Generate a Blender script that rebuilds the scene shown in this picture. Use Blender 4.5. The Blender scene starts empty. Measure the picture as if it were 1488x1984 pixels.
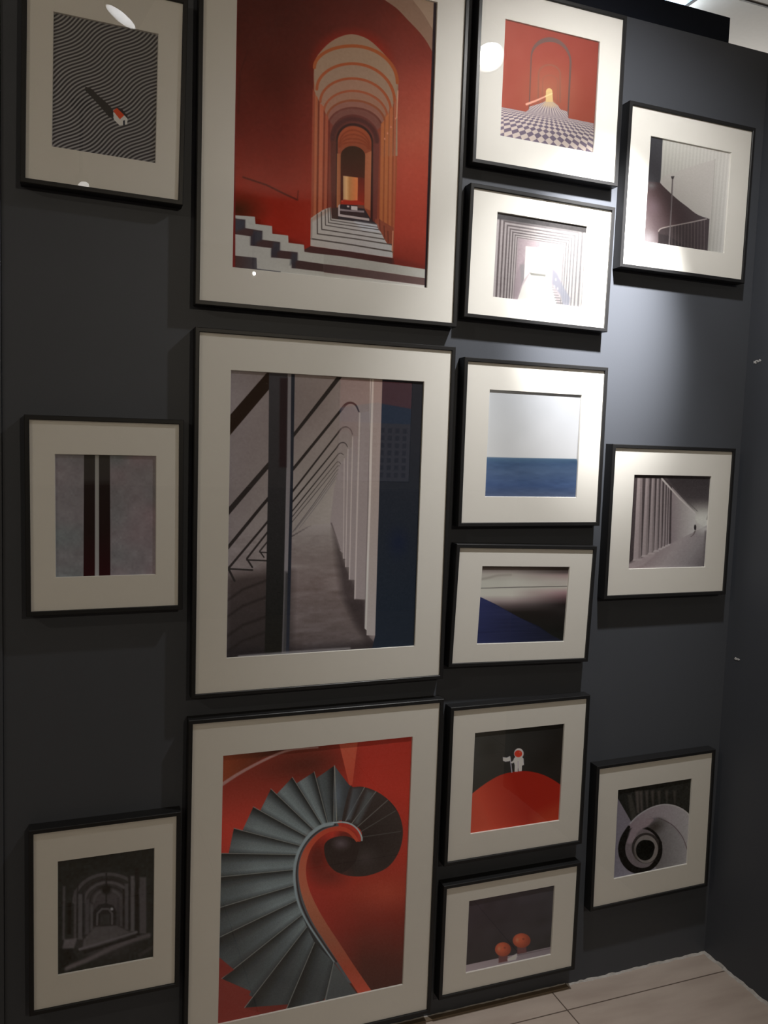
import bpy, bmesh, math
import numpy as np
from mathutils import Vector, Matrix

SC = bpy.context.scene
COL = SC.collection
R = math.radians
H = 1.528                     # camera height above the floor (m)
CAMY = -1.85                  # camera distance from the print plane (y = 0)
WY = 0.024                    # face of the grey wall
WL, WR, WT = -0.135, 1.818, 2.646   # wall left, right and top

CORE_W, CORE_A = 490.0, 33      # spotlight: hot core of the beam (W, full cone in degrees)
SPOT_W, SPOT_A = 77.0, 56      # its main beam
FLOOD_W, FLOOD_A = 34.0, 131   # its wide spill
LEFT_FILL_W, FAR_W = 27.0, 80.0     # added fill spotlight left of the wall; far spotlight behind the viewer
AMB, AMB_S = (1.0, 0.87, 0.70), 0.11
CEIL_FILL_W = 11.5                 # unseen lamp added behind the wall for the ceiling
EXPO = 0.0
WALL, WALL_R = (0.067, 0.073, 0.087), 0.5
WALL_X = (('IOR', 1.45), ('Specular IOR Level', 0.28))

# ------------------------------------------------------------------ materials
def mat(name, col, rough=0.5, spec=0.5, metal=0.0, emit=None, es=0.0):
    m = bpy.data.materials.new(name); m.use_nodes = True
    b = m.node_tree.nodes['Principled BSDF']
    b.inputs['Base Color'].default_value = (*col, 1)
    b.inputs['Roughness'].default_value = rough
    b.inputs['Specular IOR Level'].default_value = spec
    b.inputs['Metallic'].default_value = metal
    if emit:
        b.inputs['Emission Color'].default_value = (*emit, 1)
        b.inputs['Emission Strength'].default_value = es
    return m

def noise_mat(name, c0, c1, scale, rough, spec, bump=0.0, bscale=200.0):
    m = mat(name, c0, rough, spec); nt = m.node_tree; b = nt.nodes['Principled BSDF']
    tc = nt.nodes.new('ShaderNodeTexCoord')
    n = nt.nodes.new('ShaderNodeTexNoise'); n.inputs['Scale'].default_value = scale; n.inputs['Detail'].default_value = 5
    r = nt.nodes.new('ShaderNodeMix'); r.data_type = 'RGBA'
    r.inputs[6].default_value = (*c0, 1); r.inputs[7].default_value = (*c1, 1)
    nt.links.new(tc.outputs['Object'], n.inputs['Vector'])
    nt.links.new(n.outputs['Fac'], r.inputs[0]); nt.links.new(r.outputs[2], b.inputs['Base Color'])
    if bump:
        n2 = nt.nodes.new('ShaderNodeTexNoise'); n2.inputs['Scale'].default_value = bscale; n2.inputs['Detail'].default_value = 3
        bp = nt.nodes.new('ShaderNodeBump'); bp.inputs['Strength'].default_value = bump; bp.inputs['Distance'].default_value = 0.002
        nt.links.new(tc.outputs['Object'], n2.inputs['Vector'])
        nt.links.new(n2.outputs['Fac'], bp.inputs['Height']); nt.links.new(bp.outputs['Normal'], b.inputs['Normal'])
    return m

M_wall = noise_mat('dark_grey_paint', tuple(x * .93 for x in WALL), tuple(x * 1.07 for x in WALL), 3.0, WALL_R, 0.5, 0.06, 260)
for k_, v_ in WALL_X: M_wall.node_tree.nodes['Principled BSDF'].inputs[k_].default_value = v_
M_black = noise_mat('black_lacquer', (0.012, 0.012, 0.013), (0.018, 0.018, 0.019), 14.0, 0.40, 0.30)
M_mat = noise_mat('off_white_board', (0.78, 0.765, 0.725), (0.80, 0.785, 0.745), 30.0, 0.9, 0.1, 0.05, 900)
M_beam = mat('black_beam', (0.004, 0.006, 0.012), 0.7, 0.15)
M_ceil = noise_mat('ceiling_tile', (0.78, 0.77, 0.75), (0.84, 0.83, 0.81), 60.0, 0.9, 0.1)
M_grid = mat('ceiling_grid', (0.05, 0.05, 0.055), 0.5)
M_caulk = noise_mat('pale_caulk', (0.30, 0.28, 0.27), (0.52, 0.50, 0.48), 90.0, 0.8, 0.2)
M_chip = mat('bare_plaster', (0.62, 0.62, 0.62), 0.9, 0.1)
M_strip = noise_mat('brown_strip', (0.15, 0.11, 0.075), (0.20, 0.15, 0.10), 20.0, 0.5, 0.4)
M_opp_hi = noise_mat('pale_plaster', (0.50, 0.48, 0.44), (0.56, 0.54, 0.49), 2.0, 0.8, 0.2)
M_opp_lo = mat('dark_panel', (0.03, 0.03, 0.035), 0.6)
M_lens = mat('lamp_lens', (0.9, 0.9, 0.9), 0.4, 0.3, 0, (1.0, 0.965, 0.91), 45.0)
M_lens2 = mat('lamp_lens_far', (0.9, 0.9, 0.9), 0.4, 0.3, 0, (1.0, 0.98, 0.95), 26.0)
M_lens3 = mat('lamp_lens_dim', (0.9, 0.9, 0.9), 0.4, 0.3, 0, (1.0, 0.98, 0.95), 5.0)
M_reflector = mat('white_reflector', (0.75, 0.77, 0.80), 0.5, 0.5)
M_metal = mat('black_metal', (0.02, 0.02, 0.02), 0.4, 0.5)
M_tube = mat('fluorescent_tube', (0.9, 0.9, 0.9), 0.4, 0.3, 0, (0.86, 0.95, 1.0), 24.0)
M_troffer = mat('troffer_blue_white', (0.34, 0.52, 0.72), 0.5, 0.4)

def floor_material():
    m = mat('beige_stone_tile', (0.4, 0.35, 0.3), 0.38, 0.4); nt = m.node_tree; b = nt.nodes['Principled BSDF']
    tc = nt.nodes.new('ShaderNodeTexCoord')
    mp = nt.nodes.new('ShaderNodeMapping'); mp.inputs['Location'].default_value = (-1.2665, 0.067, 0)
    nt.links.new(tc.outputs['Object'], mp.inputs['Vector'])
    br = nt.nodes.new('ShaderNodeTexBrick'); br.offset = 0.0; br.squash = 1.0
    br.inputs['Scale'].default_value = 1.0; br.inputs['Brick Width'].default_value = 0.8; br.inputs['Row Height'].default_value = 0.8
    br.inputs['Mortar Size'].default_value = 0.0022; br.inputs['Mortar Smooth'].default_value = 0.3
    br.inputs['Color1'].default_value = (0.44, 0.37, 0.325, 1); br.inputs['Color2'].default_value = (0.47, 0.395, 0.345, 1)
    br.inputs['Mortar'].default_value = (0.12, 0.09, 0.075, 1)
    nt.links.new(mp.outputs['Vector'], br.inputs['Vector'])
    n = nt.nodes.new('ShaderNodeTexNoise'); n.inputs['Scale'].default_value = 7; n.inputs['Detail'].default_value = 8
    st = nt.nodes.new('ShaderNodeMapping'); st.inputs['Scale'].default_value = (0.5, 2.2, 1)
    nt.links.new(tc.outputs['Object'], st.inputs['Vector']); nt.links.new(st.outputs['Vector'], n.inputs['Vector'])
    mx = nt.nodes.new('ShaderNodeMix'); mx.data_type = 'RGBA'; mx.blend_type = 'MULTIPLY'; mx.inputs[0].default_value = 0.45
    cr = nt.nodes.new('ShaderNodeValToRGB'); cr.color_ramp.elements[0].color = (0.55, 0.5, 0.47, 1); cr.color_ramp.elements[1].color = (1, 1, 1, 1)
    cr.color_ramp.elements[0].position = 0.3; cr.color_ramp.elements[1].position = 0.65
    nt.links.new(n.outputs['Fac'], cr.inputs[0])
    nt.links.new(br.outputs['Color'], mx.inputs[6]); nt.links.new(cr.outputs['Color'], mx.inputs[7])
    nt.links.new(mx.outputs[2], b.inputs['Base Color'])
    return m
M_floor = floor_material()

def glass_material():
    m = bpy.data.materials.new('picture_glass'); m.use_nodes = True; nt = m.node_tree; nt.nodes.clear()
    out = nt.nodes.new('ShaderNodeOutputMaterial'); mx = nt.nodes.new('ShaderNodeMixShader')
    tr = nt.nodes.new('ShaderNodeBsdfTransparent'); gl = nt.nodes.new('ShaderNodeBsdfGlossy')
    gl.inputs['Roughness'].default_value = 0.0
    ge = nt.nodes.new('ShaderNodeNewGeometry'); dt = nt.nodes.new('ShaderNodeVectorMath'); dt.operation = 'DOT_PRODUCT'
    nt.links.new(ge.outputs['Incoming'], dt.inputs[0]); nt.links.new(ge.outputs['Normal'], dt.inputs[1])
    def math_node(op, a, b=0.0):                       # Schlick reflectance, the same from both sides of the pane
        n = nt.nodes.new('ShaderNodeMath'); n.operation = op
        for k, x in enumerate((a, b)):
            if isinstance(x, (int, float)): n.inputs[k].default_value = x
            else: nt.links.new(x, n.inputs[k])
        return n.outputs[0]
    c = math_node('SUBTRACT', 1.0, math_node('ABSOLUTE', dt.outputs['Value']))
    f = math_node('ADD', math_node('MULTIPLY', math_node('POWER', c, 5.0), 0.92), 0.075)
    nt.links.new(f, mx.inputs[0])
    nt.links.new(tr.outputs[0], mx.inputs[1]); nt.links.new(gl.outputs[0], mx.inputs[2]); nt.links.new(mx.outputs[0], out.inputs[0])
    return m
M_glass = glass_material()

def ink_material():
    m = mat('printed_paper', (0.5, 0.5, 0.5), 0.85, 0.04); nt = m.node_tree
    a = nt.nodes.new('ShaderNodeAttribute'); a.attribute_name = 'ink'
    nt.links.new(a.outputs['Color'], nt.nodes['Principled BSDF'].inputs['Base Color'])
    return m
M_ink = ink_material()
M_box = ink_material(); M_box.name = 'backlit_poster'
M_box.node_tree.links.new(M_box.node_tree.nodes['Attribute'].outputs['Color'], M_box.node_tree.nodes['Principled BSDF'].inputs['Emission Color'])
M_box.node_tree.nodes['Principled BSDF'].inputs['Emission Strength'].default_value = 0.85

# ------------------------------------------------------------------ object helpers
def link(name, me, m=None, parent=None):
    o = bpy.data.objects.new(name, me); COL.objects.link(o)
    if m is not None:
        for mm in (m if isinstance(m, (list, tuple)) else [m]): me.materials.append(mm)
    if parent: o.parent = parent
    return o
def from_bm(name, bm, m, parent=None, smooth=False):
    bmesh.ops.recalc_face_normals(bm, faces=bm.faces)
    me = bpy.data.meshes.new(name); bm.to_mesh(me); bm.free()
    if smooth:
        for p in me.polygons: p.use_smooth = True
    return link(name, me, m, parent)
def bm_box(bm, x0, x1, y0, y1, z0, z1, bev=0.0):
    r = bmesh.ops.create_cube(bm, size=1.0)
    for v in r['verts']:
        v.co = Vector(((x0 + x1) / 2 + v.co.x * (x1 - x0), (y0 + y1) / 2 + v.co.y * (y1 - y0), (z0 + z1) / 2 + v.co.z * (z1 - z0)))
    if bev:
        es = list({e for v in r['verts'] for e in v.link_edges})
        bmesh.ops.bevel(bm, geom=es, offset=bev, segments=2, affect='EDGES', profile=0.5)
def box(name, x0, x1, y0, y1, z0, z1, m, parent=None, bev=0.0):
    bm = bmesh.new(); bm_box(bm, x0, x1, y0, y1, z0, z1, bev); return from_bm(name, bm, m, parent)
def struct(o): o['kind'] = 'structure'; return o
def thing(name, label, cat, loc, group=None):
    o = bpy.data.objects.new(name, None); o.empty_display_size = 0.05; COL.objects.link(o); o.location = loc
    tag(o, label, cat, group); return o
def tag(o, label, cat, group=None):
    o['label'] = label; o['category'] = cat
    if group: o['group'] = group
    return o
def ring(name, profile, hw, hh, m, parent):
    """closed profile of (inset in x, y, inset in z) swept round a rectangle of half size hw x hh"""
    bm = bmesh.new(); rows = []
    for sx, sz in ((-1, -1), (1, -1), (1, 1), (-1, 1)):
        rows.append([bm.verts.new((sx * (hw - q[0]), q[1], sz * (hh - q[-1 if len(q) > 2 else 0]))) for q in profile])
    n = len(profile)
    for k in range(4):
        a, b = rows[k], rows[(k + 1) % 4]
        for j in range(n): bm.faces.new((a[j], a[(j + 1) % n], b[(j + 1) % n], b[j]))
    return from_bm(name, bm, m, parent)
def lathe(name, prof, m, parent, seg=40):
    bm = bmesh.new(); rows = []
    for r_, z in prof:
        rows.append([bm.verts.new((r_ * math.cos(2 * math.pi * k / seg), r_ * math.sin(2 * math.pi * k / seg), z)) for k in range(seg)] if r_ > 1e-6 else [bm.verts.new((0, 0, z))])
    for a, b in zip(rows, rows[1:]):
        for k in range(seg):
            k2 = (k + 1) % seg
            if len(a) == 1: bm.faces.new((a[0], b[k], b[k2]))
            elif len(b) == 1: bm.faces.new((a[k], b[0], a[k2]))
            else: bm.faces.new((a[k], b[k], b[k2], a[k2]))
    return from_bm(name, bm, m, parent, True)

# ------------------------------------------------------------------ artwork: a small vector painter on a vertex grid
def lin(c): 
    c = np.asarray(c, float) / 255.0
    return np.where(c <= 0.04045, c / 12.92, ((np.maximum(c, 0) + 0.055) / 1.055) ** 2.4)
def homography(src, dst):
    A = []; b = []
    for (x, y), (u, v) in zip(src, dst):
        A += [[x, y, 1, 0, 0, 0, -u * x, -u * y], [0, 0, 0, x, y, 1, -v * x, -v * y]]; b += [u, v]
    return np.append(np.linalg.solve(np.array(A), np.array(b)), 1).reshape(3, 3)
def spline(pts, n=10, closed=False):
    P = np.array(pts, float); N = len(P); out = []
    rng = range(N) if closed else range(N - 1)
    for i in rng:
        p0 = P[(i - 1) % N] if closed or i > 0 else P[i]
        p1 = P[i]; p2 = P[(i + 1) % N]
        p3 = P[(i + 2) % N] if closed or i + 2 < N else P[i + 1]
        for t in np.linspace(0, 1, n, endpoint=False):
            out.append(0.5 * (2 * p1 + (p2 - p0) * t + (2 * p0 - 5 * p1 + 4 * p2 - p3) * t * t + (3 * p1 - p0 - 3 * p2 + p3) * t ** 3))
    if not closed: out.append(P[-1])
    return np.array(out)
def cv(ox, oy, k, pts): return [(ox + x * k, oy + y * k) for x, y in pts]

class Canvas:
    """paints in the coordinates (X, Y) in which the four corners of the print are given"""
    def __init__(s, corners, nx, ny, seed=1):
        s.nx, s.ny = nx, ny
        U, V = np.meshgrid(np.linspace(0, 1, nx), np.linspace(0, 1, ny))
        s.u = U.ravel(); s.v = V.ravel()                   # v runs downwards
        Hm = homography([(0, 0), (1, 0), (1, 1), (0, 1)], corners)
        q = Hm @ np.stack([s.u, s.v, np.ones_like(s.u)])
        s.X = q[0] / q[2]; s.Y = q[1] / q[2]
        c = np.array(corners, float)
        s.aa = 0.5 * (np.linalg.norm(c[1] - c[0]) / nx + np.linalg.norm(c[3] - c[0]) / ny) * 1.15
        s.img = np.zeros((nx * ny, 3)); s.rng = np.random.default_rng(seed)
    def _put(s, idx, cov, col):
        if callable(col): col = col(s.X[idx], s.Y[idx])
        col = np.asarray(col, float); cov = cov[:, None]
        s.img[idx] = s.img[idx] * (1 - cov) + col * cov
    def fill(s, col): s._put(np.arange(len(s.X)), np.ones(len(s.X)), col)
    def _near(s, P, pad):
        lo = P.min(0) - pad; hi = P.max(0) + pad
        return np.nonzero((s.X > lo[0]) & (s.X < hi[0]) & (s.Y > lo[1]) & (s.Y < hi[1]))[0]
    def _segdist(s, X, Y, P, closed):
        d = np.full(len(X), 1e18); N = len(P)
        for i in range(N if closed else N - 1):
            a = P[i]; b = P[(i + 1) % N]; e = b - a; L = max(e @ e, 1e-12)
            t = np.clip(((X - a[0]) * e[0] + (Y - a[1]) * e[1]) / L, 0, 1)
            d = np.minimum(d, (X - a[0] - t * e[0]) ** 2 + (Y - a[1] - t * e[1]) ** 2)
        return np.sqrt(d)
    def poly(s, pts, col, soft=0.0, alpha=1.0):
        P = np.array(pts, float); w = max(s.aa, soft); idx = s._near(P, w)
        if not len(idx): return
        X = s.X[idx]; Y = s.Y[idx]; ins = np.zeros(len(idx), bool); N = len(P)
        for i in range(N):
            a = P[i]; b = P[(i + 1) % N]
            if a[1] == b[1]: continue
            c = ((a[1] > Y) != (b[1] > Y)) & (X < (b[0] - a[0]) * (Y - a[1]) / (b[1] - a[1]) + a[0])
            ins ^= c
        d = s._segdist(X, Y, P, True); sd = np.where(ins, -d, d)
        s._put(idx, alpha * np.clip(0.5 - sd / w, 0, 1), col)
    def line(s, pts, width, col, soft=0.0, alpha=1.0, w1=None):
        P = np.array(pts, float); w = max(s.aa, soft); mw = max(width, w1 or 0)
        idx = s._near(P, w + mw)
        if not len(idx): return
        X = s.X[idx]; Y = s.Y[idx]
        if w1 is None: sd = s._segdist(X, Y, P, False) - width / 2
        else:
            N = len(P); L = np.r_[0, np.cumsum(np.linalg.norm(np.diff(P, axis=0), axis=1))]; sd = np.full(len(X), 1e9)
            for i in range(N - 1):
                a = P[i]; e = P[i + 1] - a; q = max(e @ e, 1e-12)
                t = np.clip(((X - a[0]) * e[0] + (Y - a[1]) * e[1]) / q, 0, 1)
                f = (L[i] + t * (L[i + 1] - L[i])) / L[-1]
                sd = np.minimum(sd, np.hypot(X - a[0] - t * e[0], Y - a[1] - t * e[1]) - (width + (w1 - width) * f) / 2)
        s._put(idx, alpha * np.clip(0.5 - sd / w, 0, 1), col)
    def ell(s, cx, cy, rx, ry, col, rot=0, soft=0.0, alpha=1.0):
        t = np.linspace(0, 2 * math.pi, 40, endpoint=False); c, n = math.cos(R(rot)), math.sin(R(rot))
        if soft <= 0:
            return s.poly(np.stack([cx + rx * np.cos(t) * c - ry * np.sin(t) * n, cy + rx * np.cos(t) * n + ry * np.sin(t) * c], 1), col, 0, alpha)
        dx = s.X - cx; dy = s.Y - cy
        q = np.hypot((dx * c + dy * n) / rx, (-dx * n + dy * c) / ry)      # soft: 0..1 share of the radius that fades
        s._put(np.arange(len(q)), alpha * np.clip((1 - q) / soft, 0, 1) ** 1.3, col)
    def noise(s, cx, cy, amp, only=None, tint=(1, 1, 1)):
        g = s.rng.normal(size=(cy + 2, cx + 2)); gu = s.u * cx; gv = s.v * cy
        i = gu.astype(int); j = gv.astype(int); fu = gu - i; fv = gv - j
        fu = fu * fu * (3 - 2 * fu); fv = fv * fv * (3 - 2 * fv)
        n = (g[j, i] * (1 - fu) + g[j, i + 1] * fu) * (1 - fv) + (g[j + 1, i] * (1 - fu) + g[j + 1, i + 1] * fu) * fv
        if only is not None: n = n * only
        s.img += amp * n[:, None] * np.array(tint)
    def bil(s, tl, tr, br, bl):
        u = s.u[:, None]; v = s.v[:, None]; f = lambda c: np.array(c, float)
        return (f(tl) * (1 - u) + f(tr) * u) * (1 - v) + (f(bl) * (1 - u) + f(br) * u) * v
    def albedo(s, mats):
        """what ink gives this look beside the off-white board of the same picture"""
        ref = lin(s.bil(*mats)); a = np.maximum(lin(np.clip(s.img, 0, 400)) - 0.0035, 0.0) / ref * np.array([0.79, 0.775, 0.735])   # the pane itself mirrors a little of the hall
        return np.clip(a, 0.002, 0.86)

def lerp(t, a, b):
    t = np.clip(t, 0, 1)[:, None]; return np.array(a, float) * (1 - t) + np.array(b, float) * t
def ramp(t, stops):
    t = np.asarray(t); xs = [q[0] for q in stops]
    return np.stack([np.interp(t, xs, [q[1][k] for q in stops]) for k in range(3)], 1)
def hg(x0, x1, a, b): return lambda X, Y: lerp((X - x0) / (x1 - x0), a, b)
def vg(y0, y1, a, b): return lambda X, Y: lerp((Y - y0) / (y1 - y0), a, b)

def new(corners, k, seed=1, dens=1.15):
    c = np.array(corners, float)
    w = max(np.linalg.norm(c[1] - c[0]), np.linalg.norm(c[2] - c[3])) / k; h = max(np.linalg.norm(c[3] - c[0]), np.linalg.norm(c[2] - c[1])) / k
    return Canvas(corners, int(w * dens) + 2, int(h * dens) + 2, seed)

def art_waves():
    c = new([(68, 60), (1372, 325), (1333, 1926), (40, 1718)], 6.442, dens=1.6)
    k = 2 * math.pi / 800
    F = c.Y + 0.62 * c.X + 33 * np.sin(k * (c.X - 0.77 * c.Y - 225))
    q = np.abs(((F + 6) / WAVE_T) % 1 - 0.5) * WAVE_T            # distance from the middle of a dark stripe
    t = np.clip((q - WAVE_T * 0.265) / 9 + 0.5, 0, 1)
    c.img = lerp(t, (35, 32, 30), (90, 85, 77))
    c.poly([(462, 972), (545, 1002), (610, 1075), (700, 1150), (800, 1252), (803, 1372), (742, 1335), (640, 1215), (545, 1110), (448, 1010)], (36, 33, 29))
    c.poly([(848, 1236), (905, 1240), (985, 1335), (975, 1372), (940, 1326)], (34, 30, 28))
    c.poly([(806, 1280), (888, 1374), (884, 1452), (812, 1378)], (150, 143, 132))
    c.poly([(888, 1374), (942, 1326), (982, 1368), (978, 1438), (960, 1440), (884, 1452)], (165, 160, 152))
    c.poly([(804, 1270), (850, 1236), (942, 1325), (888, 1377)], (176, 45, 24))
    c.poly([(927, 1392), (950, 1385), (950, 1446), (927, 1450)], (26, 26, 28))
    return c, [(118, 110, 96), (124, 116, 102), (128, 120, 104), (112, 104, 88)]

def art_twin_stripes():
    c = new([(425, 480), (1210, 493), (1205, 1410), (432, 1434)], 4, 2)
    c.img = c.bil((76, 70, 68), (82, 75, 72), (80, 72, 68), (74, 71, 66))
    c.noise(5, 6, 3.2, tint=(1, .2, .3)); c.noise(14, 17, 2.0); c.noise(50, 60, 1.6)
    c.poly([(737, 480), (767, 480), (767, 1440), (735, 1440)], (92, 88, 80))
    dk = lambda X, Y: ramp((Y - 480) / 960, [(0, (36, 33, 29)), (.2, (36, 32, 29)), (.25, (27, 22, 20)), (.6, (26, 20, 18)), (1, (31, 17, 17))])
    c.poly([(652, 470), (737, 470), (735, 1440), (647, 1440)], dk)
    c.poly([(767, 470), (852, 470), (855, 1440), (767, 1440)], dk)
    return c, [(115, 107, 95), (126, 119, 106), (112, 104, 88), (106, 98, 82)]

def art_cloister():
    c = new([(443, 720), (1197, 615), (1186, 1465), (452, 1598)], 4, 3)
    c.fill((21, 20, 17))
    c.ell(840, 1040, 330, 300, (44, 38, 35), soft=.8)
    c.ell(800, 1350, 360, 190, (38, 33, 30), soft=.8)
    for rx, ry, w, col in ((262, 215, 26, (50, 44, 40)), (215, 175, 16, (26, 22, 20)), (180, 150, 22, (54, 47, 43)), (140, 118, 14, (27, 23, 21)), (108, 92, 20, (52, 46, 42))):
        t = np.linspace(math.pi, 2 * math.pi, 24)
        c.line(np.stack([835 + rx * np.cos(t), 1040 + ry * np.sin(t)], 1), w, col, soft=10, alpha=.9)
    for x0, x1, y0, y1, col in ((486, 505, 920, 1330, (50, 44, 40)), (525, 552, 1050, 1290, (17, 15, 13)), (572, 596, 950, 1340, (50, 44, 40)), (596, 606, 900, 1340, (24, 21, 19)),
                                (606, 640, 980, 1330, (56, 50, 46)), (640, 655, 980, 1310, (27, 24, 22)), (660, 690, 1020, 1290, (50, 44, 41)), (700, 722, 1060, 1260, (55, 49, 45)),
                                (1080, 1132, 850, 1285, (54, 47, 43)), (1046, 1075, 780, 1300, (20, 17, 15)), (1010, 1040, 840, 1270, (62, 55, 50)), (992, 1010, 840, 1260, (24, 21, 19)), (966, 992, 900, 1255, (54, 48, 44)),
                                (948, 964, 940, 1240, (26, 22, 20)), (930, 946, 980, 1230, (50, 44, 40)), (905, 920, 1010, 1225, (40, 35, 32))):
        c.poly([(x0, y0), (x1, y0), (x1, y1), (x0, y1)], tuple(.9 * q for q in col), soft=14)
    c.poly([(722, 1225), (722, 1120), (760, 1065), (820, 1050), (880, 1070), (902, 1120), (902, 1225)], (24, 21, 19), soft=10)
    c.line([(752, 1215), (755, 1130), (790, 1095), (840, 1095), (868, 1130), (868, 1210)], 16, (52, 46, 42), soft=8)
    c.poly([(775, 1220), (778, 1140), (845, 1140), (848, 1215)], (31, 28, 25), soft=12)
    c.ell(866, 1096, 17, 17, (96, 89, 82), soft=.6)
    c.line([(822, 820), (822, 1060)], 12, (25, 22, 20), soft=8); c.ell(822, 945, 52, 55, (18, 16, 14), soft=.5)
    c.poly([(735, 1235), (905, 1225), (1010, 1275), (640, 1400), (650, 1330)], (50, 44, 40), soft=14)
    c.poly([(500, 1330), (600, 1320), (575, 1395), (485, 1410)], (58, 51, 47), soft=16)
    c.line([(620, 1405), (820, 1345), (1055, 1275)], 20, (60, 53, 49), soft=12)
    c.line(spline([(520, 1548), (680, 1485), (850, 1405), (1000, 1345), (1150, 1300)]), 34, (56, 48, 44), soft=20)
    c.poly([(640, 1420), (1040, 1300), (1060, 1312), (660, 1440)], (20, 18, 16), soft=12)
    c.poly([(470, 1400), (560, 1400), (600, 1470), (470, 1570)], (17, 16, 14), soft=20)
    c.line([(1080, 1450), (1180, 1390)], 26, (34, 29, 26), soft=14)
    c.noise(40, 46, 1.6); c.img = 19 + (c.img - 19) * .78
    return c, [(92, 81, 66), (102, 91, 75), (98, 87, 72), (84, 75, 62)]

def art_red_arcade():
    c = new([(460.84, -87.8), (846.87, 6.37), (825.57, 557.9), (449.5, 518)], 1, 4)
    A = lambda p: cv(340, 0, .375, p); B = lambda p: cv(590, 40, 1 / 5.723, p); D = lambda p: cv(590, 240, 1 / 5.723, p); E = lambda p: cv(435, 380, 1 / 6.764, p)
    tx = (c.X - 450) / 390
    left = ramp(c.Y, [(0, (60, 22, 17)), (150, (68, 24, 18)), (260, (84, 26, 20)), (360, (112, 32, 22)), (440, (122, 34, 24)), (480, (122, 34, 26))])
    right = ramp(c.Y, [(0, (92, 38, 30)), (110, (112, 50, 42)), (180, (138, 64, 52)), (260, (150, 74, 58)), (330, (152, 66, 52)), (450, (148, 60, 48)), (520, (110, 44, 36))])
    c.img = left * (1 - np.clip((tx - .25) / .6, 0, 1))[:, None] + right * np.clip((tx - .25) / .6, 0, 1)[:, None]
    c.noise(6, 8, 2.0, tint=(1, .4, .3)); c.noise(60, 90, 1.2, tint=(1, .5, .4))
    c.ell(456, 408, 75, 52, (42, 26, 16), soft=.9, alpha=.85)                      # dark corner above the steps
    c.line(spline([(462, 420), (500, 437), (540, 462), (580, 478)]), 14, (70, 24, 18), soft=14, alpha=.6)
    c.line(A([(350, 915), (470, 955), (570, 1005), (630, 1032)]), 3.4, (70, 22, 17), soft=2)
    c.line(A([(630, 1032), (634, 985)]), 2.2, (84, 24, 18))
    for rx in (26, 19, 12): c.line([(513 + rx * math.cos(t), 78 + rx * .95 * math.sin(t)) for t in np.linspace(0, 6.28, 30)], 2.4, (66, 30, 24), soft=3, alpha=.5)
    c.line([(480, 100), (466, 140), (462, 220)], 2.5, (52, 20, 15), soft=3, alpha=.6)
    # pale vault at the upper right
    rim = [(640, -110), (700, -30), (745, 0), (770, 18), (791, 40), (803, 52), (817, 68), (829, 85), (842, 110)]
    c.poly(spline(rim).tolist() + [(870, 110), (870, -110)], (124, 98, 82))
    c.poly(spline([(760, -60), (800, 0), (822, 30), (848, 75)]).tolist() + [(870, 70), (870, -80)], (142, 120, 102))
    # glowing rim over the arch, then the tunnel
    c.ell(682, 120, 88, 72, (132, 36, 24), soft=.35, alpha=.8)
    arch = spline(B([(85, 1700), (100, 1000), (104, 640), (108, 540), (125, 430), (190, 335), (290, 240), (400, 180), (520, 153), (640, 178), (740, 233), (850, 335), (930, 428), (1000, 548), (1032, 650), (1040, 760), (1032, 1100), (1022, 1700)])).tolist()
    c.poly(arch + D([(980, 1480), (65, 1350)]), (134, 72, 48))
    def arc(L, sl, top, Rr, sr, cx=530):
        t = np.linspace(math.pi, 1.5 * math.pi, 16); u = np.linspace(1.5 * math.pi, 2 * math.pi, 16)
        return [(cx + (cx - L) * math.cos(a), sl + (sl - top) * math.sin(a)) for a in t] + [(cx + (Rr - cx) * math.cos(a), sr + (sr - top) * math.sin(a)) for a in u[1:]]
    cream = arch[20:-20] + B([(1030, 800), (960, 1120), (840, 1160), (260, 1130), (190, 900), (110, 700)])
    c.poly(cream, vg(60, 240, (132, 108, 88), (126, 92, 76)))
    ribs = [(112, 520, 282, 1030, 690, 36, (140, 74, 42)), (138, 760, 478, 1000, 900, 32, (140, 72, 44)), (176, 900, 642, 958, 1010, 28, (138, 72, 46)), (214, 1020, 780, 922, 1090, 25, (138, 74, 50)),
            (248, 1090, 886, 892, 1140, 24, (124, 70, 48)), (266, 1170, 968, 862, 1210, 22, (96, 54, 46))]
    cols = [(134, 110, 90), (132, 108, 90), (134, 102, 84), (132, 96, 78), (124, 84, 72), (104, 66, 58)]
    for i, (L, sl, t, Rr, sr, w, col) in enumerate(ribs):
        c.poly(B(arc(L, sl, t, Rr, sr) + [(Rr, 1500), (L, 1500)]), cols[i])
        c.line(B(arc(L, sl, t, Rr, sr)), w / 5.723, col)
    # side walls of the tunnel: stripes down the piers
    pl = [(70, 100, (126, 62, 44)), (100, 128, (146, 82, 56)), (128, 150, (104, 48, 34)), (150, 192, (150, 82, 58)), (192, 214, (112, 52, 38)), (214, 244, (138, 72, 52)), (244, 264, (96, 42, 34)), (264, 302, (104, 52, 42)), (302, 358, (74, 40, 34))]
    for x0, x1, col in pl: 
        yt = 760 + (x0 - 70) * 1.9
        c.poly([(590 + (x0 + 22) / 5.723, 40 + yt / 5.723), (590 + (x1 + 22) / 5.723, 40 + (yt + 40) / 5.723)] + D([(x1, 1050), (x0, 1050)]), col, soft=2)
    pr = [(745, 800, (92, 46, 42)), (800, 842, (116, 58, 44)), (842, 880, (150, 88, 54)), (880, 890, (120, 62, 40)), (890, 930, (152, 90, 56)), (930, 940, (124, 66, 42)), (940, 975, (152, 88, 58)), (975, 990, (122, 62, 42)), (990, 1012, (146, 80, 58))]
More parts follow.
